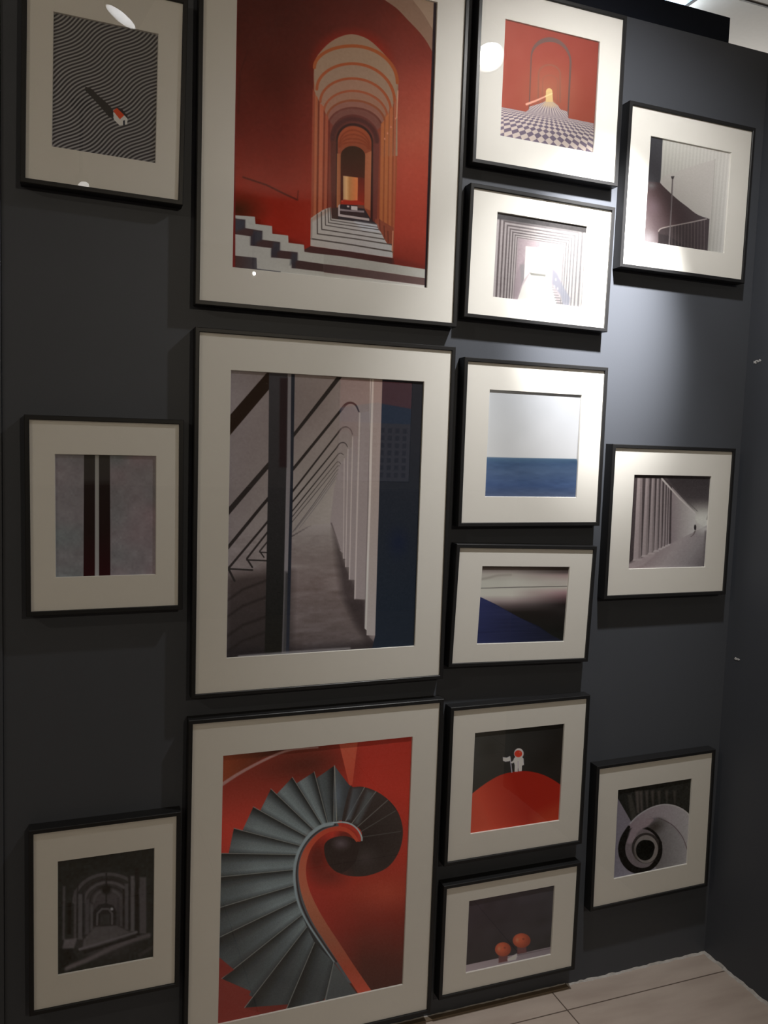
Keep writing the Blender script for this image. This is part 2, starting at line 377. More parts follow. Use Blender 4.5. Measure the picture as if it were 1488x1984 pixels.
    for x0, x1, col in pr:
        yt = 1300 - (x0 - 745) * 1.6
        c.poly([(590 + (x0 + 6) / 5.723, 40 + yt / 5.723), (590 + (x1 + 8) / 5.723, 40 + (yt - 40) / 5.723)] + D([(x1 - 26, 1420), (x0 - 10, 1200)]), col, soft=2)
    for x, y in ((1010, 1085), (958, 1180), (920, 1250), (888, 1310)): c.ell(*B([(x, y)])[0], 2.2, 3, (172, 112, 90), soft=.6)
    c.line(B([(1036, 780), (1022, 1080)]), 1.8, (172, 128, 104))
    # dark arch, orange inner arch, dark doorway
    c.poly(B(arc(288, 1290, 1040, 832, 1330) + [(800, 2200), (300, 2200)]), hg(640, 735, (80, 44, 38), (96, 52, 46)))
    c.line(B(arc(310, 1310, 1090, 800, 1340)), 8, (70, 40, 38), soft=4)
    c.line(B(arc(362, 1330, 1150, 748, 1350) + [(742, 2250)]), 4.5, (52, 34, 32), soft=2); c.line(B([(362, 1330), (355, 2180)]), 3.5, (56, 36, 34), soft=2)
    c.poly(B(arc(370, 1340, 1170, 742, 1360) + [(728, 2200), (356, 2180)]), vg(240, 300, (136, 66, 42), (118, 60, 42)))
    for t in (1215, 1262, 1308, 1350): c.line(B(arc(375 + (t - 1175) * .12, 1400, t, 736 - (t - 1175) * .2, 1420)), 2.5, (112, 52, 34), soft=2)
    c.poly(D([(362, 330), (402, 330), (400, 900), (355, 935)]), hg(650, 661, (150, 96, 62), (128, 74, 50)))
    c.poly(D([(672, 330), (742, 300), (728, 960), (662, 930)]), hg(705, 720, (140, 82, 56), (152, 92, 64)))
    c.poly(B(arc(402, 1500, 1390, 672, 1500)) + D([(660, 900), (398, 890)]), vg(285, 395, (50, 33, 25), (76, 32, 26)))
    c.poly(D([(590, 590), (664, 600), (662, 890), (590, 880)]), vg(340, 395, (84, 32, 26), (126, 42, 30)))
    c.poly(D([(428, 575), (592, 595), (588, 860), (428, 890)]), lambda X, Y: ramp((X - 664) / 29, [(0, (150, 116, 84)), (.25, (190, 146, 100)), (.45, (158, 106, 62)), (1, (186, 104, 62))]))
    c.poly(D([(400, 860), (440, 838), (520, 850), (590, 845), (660, 880), (660, 905), (400, 895)]), (140, 44, 32), soft=2)
    c.ell(*D([(575, 835)])[0], 3, 3, (190, 100, 70), soft=.6); c.ell(*D([(415, 855)])[0], 2.5, 2.5, (170, 70, 50), soft=.6)
    # steps inside the tunnel
    c.poly(D([(400, 890), (660, 905), (664, 940), (735, 1060), (810, 1118), (300, 1052), (372, 960)]), (48, 40, 42))
    c.poly(D([(588, 895), (660, 905), (660, 940), (588, 930)]), (96, 62, 52)); c.poly(D([(470, 905), (495, 905), (495, 925), (470, 922)]), (165, 150, 145)); c.poly(D([(515, 908), (586, 915), (586, 962), (515, 950)]), (172, 160, 155))
    c.poly(D([(390, 938), (515, 955), (660, 962), (660, 985), (390, 962)]), (122, 108, 108)); c.poly(D([(392, 965), (660, 985), (668, 1032), (390, 1003)]), (54, 42, 42))
    c.poly(D([(372, 905), (392, 890), (392, 1000), (716, 1048), (716, 1074), (372, 1022)]), (158, 144, 140))
    c.poly(D([(296, 935), (372, 925), (372, 1028), (735, 1080), (735, 1110), (300, 1052)]), (62, 46, 42))
    c.poly(D([(372, 1025), (730, 1078), (735, 1112), (372, 1050)]), (50, 44, 46))
    c.poly(D([(800, 1040), (985, 1150), (985, 1430), (960, 1335), (916, 1330), (880, 1270), (845, 1215), (800, 1115)]), (122, 66, 50))
    for x, y in ((830, 1120), (880, 1190), (922, 1250)): c.line(D([(x, y - 60), (x + 4, y + 60)]), 2, (92, 48, 40))
    c.poly(D([(70, 1045), (110, 1015), (155, 985), (200, 955), (240, 938), (290, 925), (300, 1048), (560, 1080), (800, 1118), (815, 1165), (845, 1200), (880, 1270), (916, 1330), (965, 1345), (978, 1485), (65, 1352)]), lambda X, Y: ramp((X - 600) / 170, [(0, (152, 144, 134)), (.6, (152, 146, 142)), (1, (160, 160, 158))]))
    c.poly(D([(560, 1085), (800, 1120), (820, 1190), (640, 1175)]), (172, 176, 182), soft=8, alpha=.7)
    c.poly(D([(70, 1045), (285, 925), (285, 965), (70, 1090)]), (138, 104, 86), soft=5, alpha=.55)
    for pts, w in (([(75, 1272), (500, 1335), (975, 1415)], 15), ([(140, 1005), (142, 1217), (540, 1270), (968, 1338)], 13), ([(186, 975), (190, 1168), (880, 1277)], 12), ([(228, 950), (232, 1122), (850, 1222)], 10), ([(260, 938), (265, 1094), (820, 1172)], 10), ([(283, 930), (290, 1066), (810, 1145)], 9)):
        c.line(D(pts), w / 5.723, (72, 64, 60))
    c.line(D([(80, 1060), (78, 1270)]), 2, (120, 112, 104)); c.line(D([(978, 1190), (970, 1410)]), 2, (176, 120, 96))
    # red wall foot, then the bands of the landing
    c.poly(D([(-20, 1400), (65, 1355), (500, 1412), (985, 1490), (1000, 1555), (500, 1495), (-20, 1425)]), (66, 42, 40))
    c.poly(D([(985, 1480), (1345, 1570), (1345, 1612), (985, 1555)]), (104, 44, 38), soft=8)
    c.poly(D([(-20, 1420), (400, 1465), (1345, 1612), (1340, 1712), (400, 1575), (-20, 1525)]), lambda X, Y: ramp((X - 590) / 235, [(0, (142, 138, 128)), (.6, (148, 144, 136)), (1, (172, 172, 166))]))
    c.poly(D([(-20, 1525), (400, 1575), (1345, 1712), (1345, 1792), (400, 1668), (-20, 1615)]), hg(600, 825, (62, 46, 44), (100, 80, 78)))
    c.poly(D([(-20, 1615), (400, 1668), (1345, 1790), (1345, 1840), (-20, 1700)]), hg(590, 825, (140, 134, 122), (188, 186, 182)))
    # the flight of steps on the left
    st = lambda X, Y: lerp((X - 450) / 140, (140, 136, 126), (150, 146, 136))
    c.poly(E([(130, 248), (398, 268), (405, 362), (622, 390), (626, 490), (834, 515), (838, 608), (1040, 636), (1046, 728), (1300, 765), (1300, 1060), (700, 1010), (95, 940)]), st)
    hi = [(140, 290), (270, 310), (268, 415), (495, 455), (490, 568), (726, 600), (722, 708), (956, 735), (952, 838), (1300, 888)]
    lo = [(1300, 990), (880, 940), (880, 826), (612, 800), (615, 680), (340, 645), (345, 525), (133, 496)]
    c.poly(E(hi + lo), (60, 44, 42))
    for a, b in (((140, 300), (268, 415)), ((380, 450), (492, 570)), ((640, 600), (724, 708)), ((880, 735), (954, 838))):
        c.poly(E([(a[0], a[1]), (b[0], a[1] + 12), b, (a[0] - 20, b[1] + 60)]), (54, 54, 58), soft=6, alpha=.9)
    for x0, x1, y0, y1 in ((340, 420, 530, 640), (612, 690, 690, 795), (880, 930, 830, 935)): c.poly(E([(x0, y0), (x1, y0 - 60), (x1, y1 + 5), (x0, y1)]), (50, 46, 50), soft=5, alpha=.8)
    c.poly(E([(124, 776), (420, 806), (424, 948), (735, 985), (735, 1002), (420, 975), (95, 936)]), hg(453, 500, (60, 42, 38), (62, 60, 62)))
    c.poly([(462.5, -95), (455.5, -95), (445, 300), (445, 522), (455.5, 522), (456.5, 300)], (92, 32, 28))
    c.poly([(841, -10), (850, -10), (836, 300), (829, 560), (821.5, 560), (830, 300)], (40, 32, 36))
    c.noise(120, 180, 1.2)
    return c, [(140, 132, 118), (188, 185, 178), (200, 197, 190), (150, 143, 128)]

def art_white_colonnade():
    c = new([(285, 258), (1280, 320), (1235, 1683), (263, 1745)], 2.6667, 5)
    c.img = c.bil((104, 94, 88), (128, 114, 106), (120, 108, 102), (106, 96, 90))
    c.ell(790, 980, 520, 520, (134, 126, 116), soft=.9, alpha=.8)
    c.noise(7, 9, 3); c.noise(90, 130, 1.0)
    # pavement
    c.poly([(255, 1300), (400, 1285), (470, 1240), (600, 1125), (720, 1055), (800, 1050), (860, 1210), (985, 1615), (1040, 1680), (1030, 1760), (250, 1800)],
           lambda X, Y: ramp((Y - 1050) / 690, [(0, (130, 121, 114)), (.15, (108, 98, 91)), (.45, (98, 86, 80)), (.75, (84, 74, 69)), (1, (66, 58, 55))]))
    fl = ((c.Y > 1110) & (c.X < 1030)).astype(float)
    c.noise(9, 60, 4.0, fl); c.noise(40, 150, 2.2, fl)
    c.poly([(255, 1320), (470, 1290), (600, 1300), (590, 1780), (255, 1790)], vg(1300, 1700, (54, 46, 42), (36, 32, 30)), soft=70, alpha=.9)
    c.poly([(820, 1075), (880, 1250), (985, 1450), (1000, 1640), (1040, 1700), (1020, 1720), (860, 1420), (835, 1240)], (56, 48, 46), soft=45, alpha=.85)
    c.poly([(880, 1450), (985, 1450), (990, 1640), (930, 1580)], (50, 43, 41), soft=40, alpha=.7)
    for y, a in ((1395, .5), (1480, .5), (1580, .55), (1660, .5)): c.line([(258, y + 60), (350, y - 5), (470, y - 50)], 10, (26, 22, 20), soft=14, alpha=a)
    c.poly([(255, 1700), (600, 1690), (1235, 1640), (1240, 1720), (255, 1790)], (30, 27, 27), soft=40, alpha=.55)
    # slanting ribs, near to far
    dk = (40, 35, 32)
    c.poly([(278, 495), (470, 275), (487, 265), (489, 352), (278, 600)], (34, 25, 20))
    c.poly([(272, 970), (480, 732), (575, 628), (840, 285), (868, 285), (612, 606), (480, 768), (272, 1012)], dk)
    c.line([(270, 1176), (440, 968), (606, 772), (858, 462)], 17, dk, w1=13)
    c.line(spline([(858, 462), (880, 436), (905, 428), (930, 440), (947, 474)]), 15, (56, 44, 40), w1=7)
    c.line([(274, 1282), (440, 1085), (605, 885), (838, 585)], 12, dk, w1=8); c.line(spline([(838, 585), (858, 560), (882, 552), (904, 566), (914, 590)]), 9, (60, 50, 46), w1=5)
    c.line([(372, 1228), (480, 1090), (605, 938), (832, 660)], 10, dk, w1=6); c.line(spline([(832, 660), (848, 638), (866, 633), (880, 640), (888, 655)]), 7, (62, 54, 50), w1=4)
    c.line([(437, 1192), (605, 985), (826, 712)], 8, (46, 41, 38), w1=4.5); c.line(spline([(826, 712), (842, 692), (856, 688), (868, 697)]), 5, (66, 58, 54), w1=3)
    for i, (x0, y0, x1, y1) in enumerate(((570, 1120, 822, 748), (585, 1120, 826, 768), (606, 1095, 826, 788), (618, 1085, 826, 806), (640, 1075, 826, 820))):
        sh = 52 + i * 11; c.line([(x0, y0), (600, 1020 + i * 26) if i < 2 else ((x0 + x1) / 2, (y0 + y1) / 2 + 6), (x1, y1)], 4.5 - .5 * i, (sh, sh - 6, sh - 9), w1=3)
        c.line(spline([(x1, y1), (x1 + 12, y1 - 14), (x1 + 24, y1 - 14), (x1 + 32, y1 - 4)]), 3.2, (sh + 16, sh + 8, sh + 4))
    for a, b, w in (((272, 1278), (306, 1346), 11), ((274, 1284), (398, 1290), 9), ((370, 1232), (398, 1276), 9), ((370, 1238), (472, 1242), 8), ((437, 1194), (458, 1224), 7), ((437, 1198), (475, 1200), 7)): c.line([a, b], w, (40, 36, 33))
    for i in range(7): c.line([(570 + i * 17, 1132 - i * 10), (598 + i * 17, 1122 - i * 10)], 5 - i * .4, (66 + i * 6, 58 + i * 6, 54 + i * 6))
    # far range of columns, then each nearer one
    c.poly([(800, 1045), (820, 870), (846, 760), (872, 712), (880, 760), (872, 1210), (850, 1190)], (124, 113, 108))
    c.line([(806, 1050), (826, 1110), (850, 1185)], 7, (88, 78, 74), soft=6)
    for sl, e, ftx in (([(872, 720), (892, 700), (882, 1236), (866, 1234)], [(872, 715), (868, 1232)], 4), ([(890, 665), (917, 660), (901, 1279), (880, 1277)], [(891, 668), (880, 1275)], 5), ([(915, 600), (952, 600), (929, 1344), (899, 1342)], [(915, 604), (899, 1340)], 6), ([(950, 480), (1010, 470), (984, 1445), (927, 1441)], [(951, 482), (928, 1440)], 8)):
        c.poly(sl, (123, 112, 107)); c.line(e, ftx, (150, 139, 131)); c.line([sl[3], sl[2]], 4, (84, 75, 70))
    c.poly([(858, 450), (905, 440), (945, 480), (936, 700), (916, 600), (880, 556), (850, 580)], (122, 104, 98), soft=16, alpha=.5)
    c.poly([(1004, 300), (1030, 300), (1014, 900), (992, 1605), (978, 1592), (1000, 900)], (166, 156, 146))
    c.poly([(1024, 300), (1070, 305), (1054, 900), (1033, 1630), (988, 1628), (1010, 900)], vg(300, 1600, (132, 116, 108), (136, 127, 119)))
    c.line([(1012, 300), (994, 900), (978, 1590)], 3, (96, 88, 84))
    # glass door on the right: dark blue panel
    c.poly([(1068, 290), (1300, 290), (1260, 1720), (1012, 1720), (1033, 1628), (1052, 900)], vg(300, 1680, (39, 39, 43), (31, 36, 42)))
    c.ell(1150, 1150, 80, 120, (26, 30, 46), soft=.9, alpha=.6)
    # standing frame on the left
    c.poly([(570, 270), (602, 270), (602, 700), (585, 1200), (575, 1720), (552, 1720), (560, 1400), (566, 900)], (104, 98, 95))
    c.poly([(566, 1300), (590, 1300), (584, 1730), (550, 1730)], (44, 42, 40), soft=20, alpha=.85)
    c.poly([(484, 262), (580, 262), (574, 760), (560, 1400), (548, 1735), (462, 1735), (474, 1100), (481, 700)], vg(280, 1700, (52, 49, 49), (27, 26, 23)))
    c.poly([(540, 300), (580, 300), (574, 760), (536, 760)], (36, 25, 25), soft=10, alpha=.8)
    c.poly([(598, 262), (617, 262), (609, 800), (600, 1200), (588, 1735), (572, 1735), (584, 1200), (594, 800)], (36, 37, 41))
    c.line([(330, 1738), (480, 1726), (600, 1716), (760, 1704), (900, 1696)], 10, (120, 114, 108), soft=12, alpha=.7)  # highlight along the lower edge, painted into the print
    c.noise(160, 230, 1.0)
    return c, [(145, 137, 121), (190, 188, 181), (152, 145, 131), (122, 113, 97)]

def art_spiral_stair():
    c = new([(275, 597), (1245, 496), (1202, 1778), (243, 1982)], 2.6667, 6)
    a = np.clip((c.X - 750) / 250, 0, 1)[:, None]
    left = ramp(c.Y, [(560, (86, 33, 24)), (680, (84, 30, 22)), (850, (108, 34, 25)), (1000, (128, 36, 26)), (1650, (96, 28, 22)), (1950, (72, 22, 17))])
    right = ramp(c.Y, [(480, (112, 33, 25)), (760, (126, 36, 26)), (1100, (118, 36, 26)), (1300, (108, 38, 26)), (1450, (88, 30, 22)), (1650, (58, 26, 20)), (1800, (50, 25, 20))])
    c.img = left * (1 - a) + right * a
    c.noise(6, 8, 2, tint=(1, .4, .3)); 
    c.ell(700, 640, 300, 110, (58, 26, 20), rot=-8, soft=.9, alpha=.8)
    c.poly([(260, 560), (620, 560), (480, 610), (380, 670), (268, 750)], hg(280, 560, (96, 42, 24), (50, 24, 18)), soft=12)
    c.line(spline([(262, 752), (350, 694), (460, 634), (560, 588), (640, 566), (760, 556)]), 17, (112, 80, 70), soft=5, w1=8)
    c.poly([(868, 530), (966, 520), (938, 745), (922, 750)], vg(530, 750, (136, 58, 40), (132, 50, 34)))
    c.ell(1120, 1300, 180, 120, (124, 50, 34), soft=.9, alpha=.5)
    # treads: nosing lines from the inner rail to the outer tips
    N = [((905, 1780), (800, 1900)), ((845, 1665), (795, 1880)), ((745, 1560), (590, 1930)), ((705, 1478), (383, 1898)), ((680, 1415), (266, 1745)), ((655, 1340), (120, 1595)), ((643, 1262), (120, 1418)), ((642, 1182), (120, 1233)),
         ((652, 1105), (150, 1096)), ((668, 1058), (330, 970)), ((700, 1010), (430, 860)), ((742, 980), (520, 768)), ((785, 955), (630, 708)), ((812, 942), (742, 680)), ((842, 934), (846, 648)), ((866, 930), (928, 752)), ((905, 930), (1002, 758))]
    c.poly([(860, 1650), (790, 1560), (730, 1450), (685, 1340), (668, 1240), (668, 1150), (700, 1080), (780, 990), (840, 955), (870, 935), (800, 800), (640, 800), (500, 900), (400, 1000), (350, 1110), (200, 1110), (200, 1560), (330, 1640), (450, 1700), (600, 1850), (790, 1870)], (30, 30, 29))
    def tread(i0, o0, foot, i1, o1, b):
        P0 = np.array(i0); d0 = np.array(o0) - P0; P1 = np.array(i1); d1 = np.array(o1) - P1
        d0 = d0 / np.linalg.norm(d0); d1 = d1 / np.linalg.norm(d1)
        def shade(X, Y):
            a0 = np.abs((X - P0[0]) * d0[1] - (Y - P0[1]) * d0[0]); a1 = np.abs((X - P1[0]) * d1[1] - (Y - P1[1]) * d1[0])
            t = a1 / (a0 + a1 + 1e-6)                          # 0 at the new nosing, 1 at the old one
            rr = np.hypot(X - 860, Y - 1080) / 560
            k = np.interp(t, [0, .06, .22, .55, .8, .93, 1], [.42, .7, 1, .84, .4, .16, .13]) * np.interp(rr, [.2, .45, .75, 1, 1.3], [1.0, .9, .88, .6, .42])
            k = k * b; n = c.rng.normal(size=len(X)) * .045
            return lerp(k + n * k, (17, 17, 16), (92, 95, 89))
        c.poly([i0, o0, foot, i1], shade)
    for i in range(len(N) - 2, 0, -1):
        i0, o0 = N[i - 1]; i1, o1 = N[i]
        foot = (o0[0] + .0 * (i0[0] - o0[0]), o0[1]); f = np.array(o0) + (.13 if o0[0] > 200 else .305 if i == 9 else .0) * (np.array(i0) - np.array(o0))
        # the tread lies between nosing i (its tip) and the foot on the line before
        tread(i1, o1, tuple(f), i0, o0, .82 if i < 4 else (1 if i < 14 else .62))
        c.line([i1, o1], 4, (98, 94, 82), alpha=.75)
    c.poly([(845, 1665), (975, 1840), (960, 1960), (780, 1960)], vg(1660, 1850, (58, 58, 53), (48, 48, 45)))
    c.line([(845, 1665), (795, 1900)], 4, (84, 82, 74), alpha=.7)
    c.poly([(846, 650), (925, 752), (905, 930), (866, 930)], hg(850, 925, (58, 59, 56), (40, 41, 40)))
    c.line([(846, 652), (858, 930)], 5, (104, 98, 84), alpha=.8)
    c.ell(862, 800, 34, 110, (76, 80, 82), soft=.9, alpha=.5)
    # dark turn of the stair
    blob = spline([(922, 765), (945, 758), (1000, 758), (1080, 790), (1150, 850), (1188, 920), (1200, 1000), (1180, 1090), (1125, 1168), (1040, 1208), (960, 1218), (880, 1204), (822, 1162), (795, 1100), (806, 1050), (845, 1020), (905, 1012), (960, 1036), (985, 1032), (985, 985), (950, 955), (905, 935), (885, 930)], 6, True)
    c.poly(blob, lambda X, Y: lerp(np.hypot(X - 1000, (Y - 1050)) / 260, (30, 24, 21), (42, 34, 30)))
    for p, q, s in (((905, 930), (1000, 760), 1), ((935, 945), (1060, 780), .9), ((962, 965), (1120, 825), .7), ((978, 990), (1160, 880), .5), ((988, 1015), (1190, 985), .45)): c.line([p, q], 4, (100 * s + 12, 94 * s + 12, 82 * s + 10), alpha=.8)
    c.poly([(905, 930), (940, 765), (995, 762), (930, 925)], hg(905, 985, (74, 77, 76), (44, 44, 42)), soft=14, alpha=.75)
    c.poly([(945, 945), (1015, 775), (1052, 785), (970, 950)], (62, 62, 58), soft=22, alpha=.8)
    c.ell(1010, 1120, 90, 90, (50, 42, 38), soft=.9, alpha=.7)
    # well: red ribbon, its shade, dark newel
    c.ell(760, 1120, 110, 170, (62, 22, 17), soft=.8, alpha=.85)
    c.ell(830, 1215, 130, 90, (70, 26, 20), soft=.9, alpha=.7)
    c.ell(905, 1010, 70, 45, (70, 26, 20), soft=.6, alpha=.8)
    c.poly(spline([(795, 1090), (800, 1045), (840, 1018), (905, 1010), (958, 1032), (975, 1060), (950, 1150), (880, 1200), (820, 1160)], 6, True), (33, 25, 22))
    c.ell(880, 1048, 62, 46, (70, 58, 56), soft=.95, alpha=.9)
    c.line(spline([(855, 956), (795, 974), (735, 1018), (685, 1085), (660, 1155), (658, 1240), (678, 1345), (722, 1450), (792, 1560), (862, 1660), (930, 1760)], 8), 26, (58, 58, 56), soft=4)
    outer = spline([(985, 1848), (870, 1668), (800, 1560), (732, 1450), (686, 1340), (664, 1240), (664, 1160), (685, 1090), (725, 1030), (780, 984), (840, 962), (892, 962), (942, 990), (972, 1034)], 8)
    inner = spline([(960, 1040), (925, 1000), (890, 985), (845, 984), (792, 1004), (742, 1050), (712, 1110), (700, 1180), (710, 1260), (745, 1350), (800, 1450), (872, 1560), (950, 1680), (1050, 1825)], 8)
    c.poly(np.vstack([outer, inner]), lambda X, Y: ramp(Y, [(960, (146, 46, 30)), (1060, (152, 50, 32)), (1150, (140, 62, 42)), (1350, (120, 66, 44)), (1550, (106, 56, 38)), (1700, (112, 46, 30)), (1830, (128, 48, 32))]))
    c.line(spline([(850, 952), (790, 968), (730, 1010), (680, 1075), (655, 1150), (652, 1240), (672, 1345), (718, 1450), (788, 1560), (858, 1660)], 8), 9, (34, 28, 27), soft=4)
    c.line(spline([(835, 946), (775, 962), (712, 1012), (665, 1085), (643, 1165), (642, 1250), (660, 1350), (704, 1450), (775, 1560), (845, 1660)], 8), 20, (98, 102, 96), soft=6, w1=6)
    c.line(spline([(842, 940), (890, 938), (935, 950), (968, 978), (986, 1012), (988, 1032)], 8), 8, (112, 114, 106), soft=3)
    c.poly([(235, 1620), (330, 1700), (262, 1745), (415, 1812), (380, 1900), (470, 1925), (235, 2010)], (84, 25, 20))
    c.noise(180, 240, 1.1)
    return c, [(122, 112, 96), (128, 118, 102), (122, 110, 94), (112, 98, 80)]

def art_checkered_hall():
    c = new([(126, 57), (1424, 372), (1336, 1887), (59, 1656)], 7.086, 7, 1.5)
    c.img = c.bil((168, 92, 82), (152, 74, 66), (184, 98, 80), (176, 96, 82))
    c.ell(740, 1050, 520, 520, (188, 122, 100), soft=.9, alpha=.8)
    c.noise(12, 14, 1.5)
    g = (122, 98, 94)
    def arch(L, sl, top, Rr, sr, cx=742):
        t = np.linspace(math.pi, 1.5 * math.pi, 16); u = np.linspace(1.5 * math.pi, 2 * math.pi, 16)
        return [(cx + (cx - L) * math.cos(a), sl + (sl - top) * math.sin(a)) for a in t] + [(cx + (Rr - cx) * math.cos(a), sr + (sr - top) * math.sin(a)) for a in u[1:]]
    o = arch(484, 560, 303, 1046, 660); i = arch(500, 590, 366, 1018, 650)
    c.poly([(456, 1310)] + o + [(1000, 1415), (984, 1412)] + i[::-1] + [(470, 1300)], g)
    for L, sl, t, Rr, sr, w, al in ((594, 800, 682, 890, 820, 20, .8), (650, 900, 824, 856, 920, 12, .6)): c.line([(L - 8, 1190)] + arch(L, sl, t, Rr, sr) + [(Rr - 4, 1190)], w, (156, 110, 96), soft=10, alpha=al)
    fl = [(50, 1255), (250, 1292), (415, 1325), (455, 1300), (470, 1255), (630, 1205), (700, 1175), (770, 1175), (860, 1240), (890, 1290), (985, 1320), (1000, 1412), (1345, 1480), (1345, 1900), (40, 1700)]
    yh = 1122 + .18 * (c.X - 738)
    acc = np.zeros(len(c.X))
    for dx in (-1.6, 0, 1.6):
        for dy in (-1.6, 0, 1.6):
            v = np.maximum(c.Y + dy - yh, 4.0); u = (c.X + dx - 738) / v; d = 3417 / v
            p = u * 5.35 + d + .30; q = u * 5.35 - d - .30
            acc += (np.floor(p + .5) % 2 != np.floor(q + .5) % 2)
    acc /= 9; v = np.maximum(c.Y - yh, 4.0); acc = acc * np.clip((v - 110) / 150, 0, 1) + .5 * (1 - np.clip((v - 110) / 150, 0, 1))
    stre = np.abs(((c.X - 738) / v * 5.35) % 1 - .5) * 2; m = np.clip((330 - v) / 160, 0, 1); acc = acc * (1 - m) + (np.clip(stre * 2 - .5, 0, 1) * .8) * m
    fc = lerp(acc, (228, 214, 206), (130, 118, 138))
    tmp = c.img.copy(); c.img = tmp
    P = np.array(fl, float); keep = c.img.copy(); c.poly(fl, (255, 0, 255)); cov = np.clip((c.img - keep).__abs__().sum(1) / np.maximum(np.abs(np.array([255, 0, 255]) - keep).sum(1), 1), 0, 1)[:, None]
    c.img = keep * (1 - cov) + fc * cov
    c.poly([(640, 1245), (690, 1180), (790, 1180), (850, 1250), (760, 1262)], (224, 196, 160), soft=40, alpha=.8)
    c.ell(738, 1050, 44, 48, (246, 214, 150)); c.poly([(694, 1050), (782, 1050), (790, 1190), (690, 1190)], (240, 208, 150), soft=6)
    c.line([(430, 1222), (560, 1172), (775, 1076)], 32, (250, 188, 166), soft=8, w1=16); c.line([(690, 1112), (775, 1076)], 20, (255, 232, 170), soft=8)
    c.line([(1424, 365), (1380, 1130), (1334, 1890)], 14, (72, 60, 66))
    return c, [(212, 210, 204), (236, 234, 228), (330, 328, 324), (236, 234, 228)]

def art_tunnel_lines():
    c = new([(137, 85), (1430, 290), (1350, 1445), (65, 1315)], 7.44, 8)
    sL = c.u / .345; sR = (1 - c.u) / .365; sT = c.v / .385
    t = np.minimum(np.minimum(sL, sR), sT)
    n = -np.log(np.maximum(1 - .8 * np.clip(t, 0, 1), .05)) / .112 - .43
    fr = np.abs((n % 1) - .0); fr = np.minimum(fr, 1 - fr)
    band = np.clip((.27 - fr) / .12 + .5, 0, 1)
    side = np.clip((c.X - 150) / 1100, 0, 1)
    dark = lerp(side, (124, 114, 118), (176, 174, 182)); light = lerp(side, (206, 198, 202), (246, 244, 246))
    img = dark * (1 - band[:, None]) + light * band[:, None]
    m = np.clip((t - .66) / .08, 0, 1)[:, None]
    img = img * (1 - m) + lerp(side, (196, 178, 188), (242, 230, 240)) * m
    top = np.clip((.08 - c.v) / .02 + .5, 0, 1)[:, None]; img = img * (1 - top) + np.array((104, 102, 106)) * top
    c.img = img; c.noise(60, 60, 3.5)
    c.poly([(440, 900), (540, 760), (540, 1080), (470, 1200), (430, 1340), (360, 1330), (380, 1120)], (186, 172, 182), soft=30, alpha=.7)
    c.poly([(470, 840), (535, 840), (530, 1060), (490, 1130)], (170, 170, 176), soft=20, alpha=.7)
    c.poly([(556, 578), (950, 612), (925, 1060), (880, 1100), (526, 1085)], (262, 262, 262))
    c.poly([(526, 1080), (610, 950), (840, 975), (900, 1090), (985, 1330), (1010, 1420), (980, 1460), (428, 1365)], (262, 262, 262))
    c.poly([(526, 1060), (612, 945), (618, 965), (470, 1205)], (232, 220, 230))
    c.poly([(612, 955), (842, 982), (836, 1012), (628, 992)], (176, 176, 174))
    c.poly([(940, 900), (1000, 960), (1100, 1160), (1190, 1310), (1170, 1440), (1080, 1420), (1060, 1290), (930, 1110)], (182, 186, 206), soft=26, alpha=.85)
    for i in range(7):
        f = i / 6; c.line([(920 + 70 * f, 1160 + 225 * f), (965 + 110 * f, 1163 + 225 * f)], 10 + 8 * f, (196 - 40 * f, 196 - 40 * f, 202 - 40 * f), soft=6); 
    for x, y in ((985, 1050), (965, 1150), (1010, 1180)): c.ell(x, y, 16, 30, (240, 240, 246), soft=.8)
    c.ell(850, 1355, 60, 45, (236, 236, 236), soft=.9, alpha=.6)
    return c, [(262, 260, 256), (470, 470, 470), (520, 520, 520), (300, 298, 294)]

def art_sea():
    c = new([(393, 462), (1105, 500), (1058, 1290), (353, 1292)], 4, 9)
    c.img = c.bil((184, 188, 192), (226, 232, 246), (206, 206, 206), (188, 188, 184)); c.noise(5, 6, 1.5)
    c.poly([(330, 984), (1090, 994), (1080, 1310), (330, 1310)], lambda X, Y: ramp((Y - 988) / 305, [(0, (92, 112, 134)), (.05, (74, 98, 124)), (.16, (66, 86, 116)), (.35, (74, 92, 120)), (.7, (64, 82, 116)), (1, (76, 86, 108))]))
    sea = np.clip((c.Y - 996) / 20, 0, 1); c.noise(5, 26, 3.0, sea); c.noise(18, 70, 2.2, sea, (.7, .9, 1))
    c.line([(360, 988), (1080, 996)], 5, (112, 132, 150), soft=4, alpha=.7)
    c.line([(1106, 495), (1070, 1000)], 7, (150, 152, 156), alpha=.8)
    return c, [(206, 204, 197), (340, 340, 338), (205, 202, 194), (186, 183, 174)]

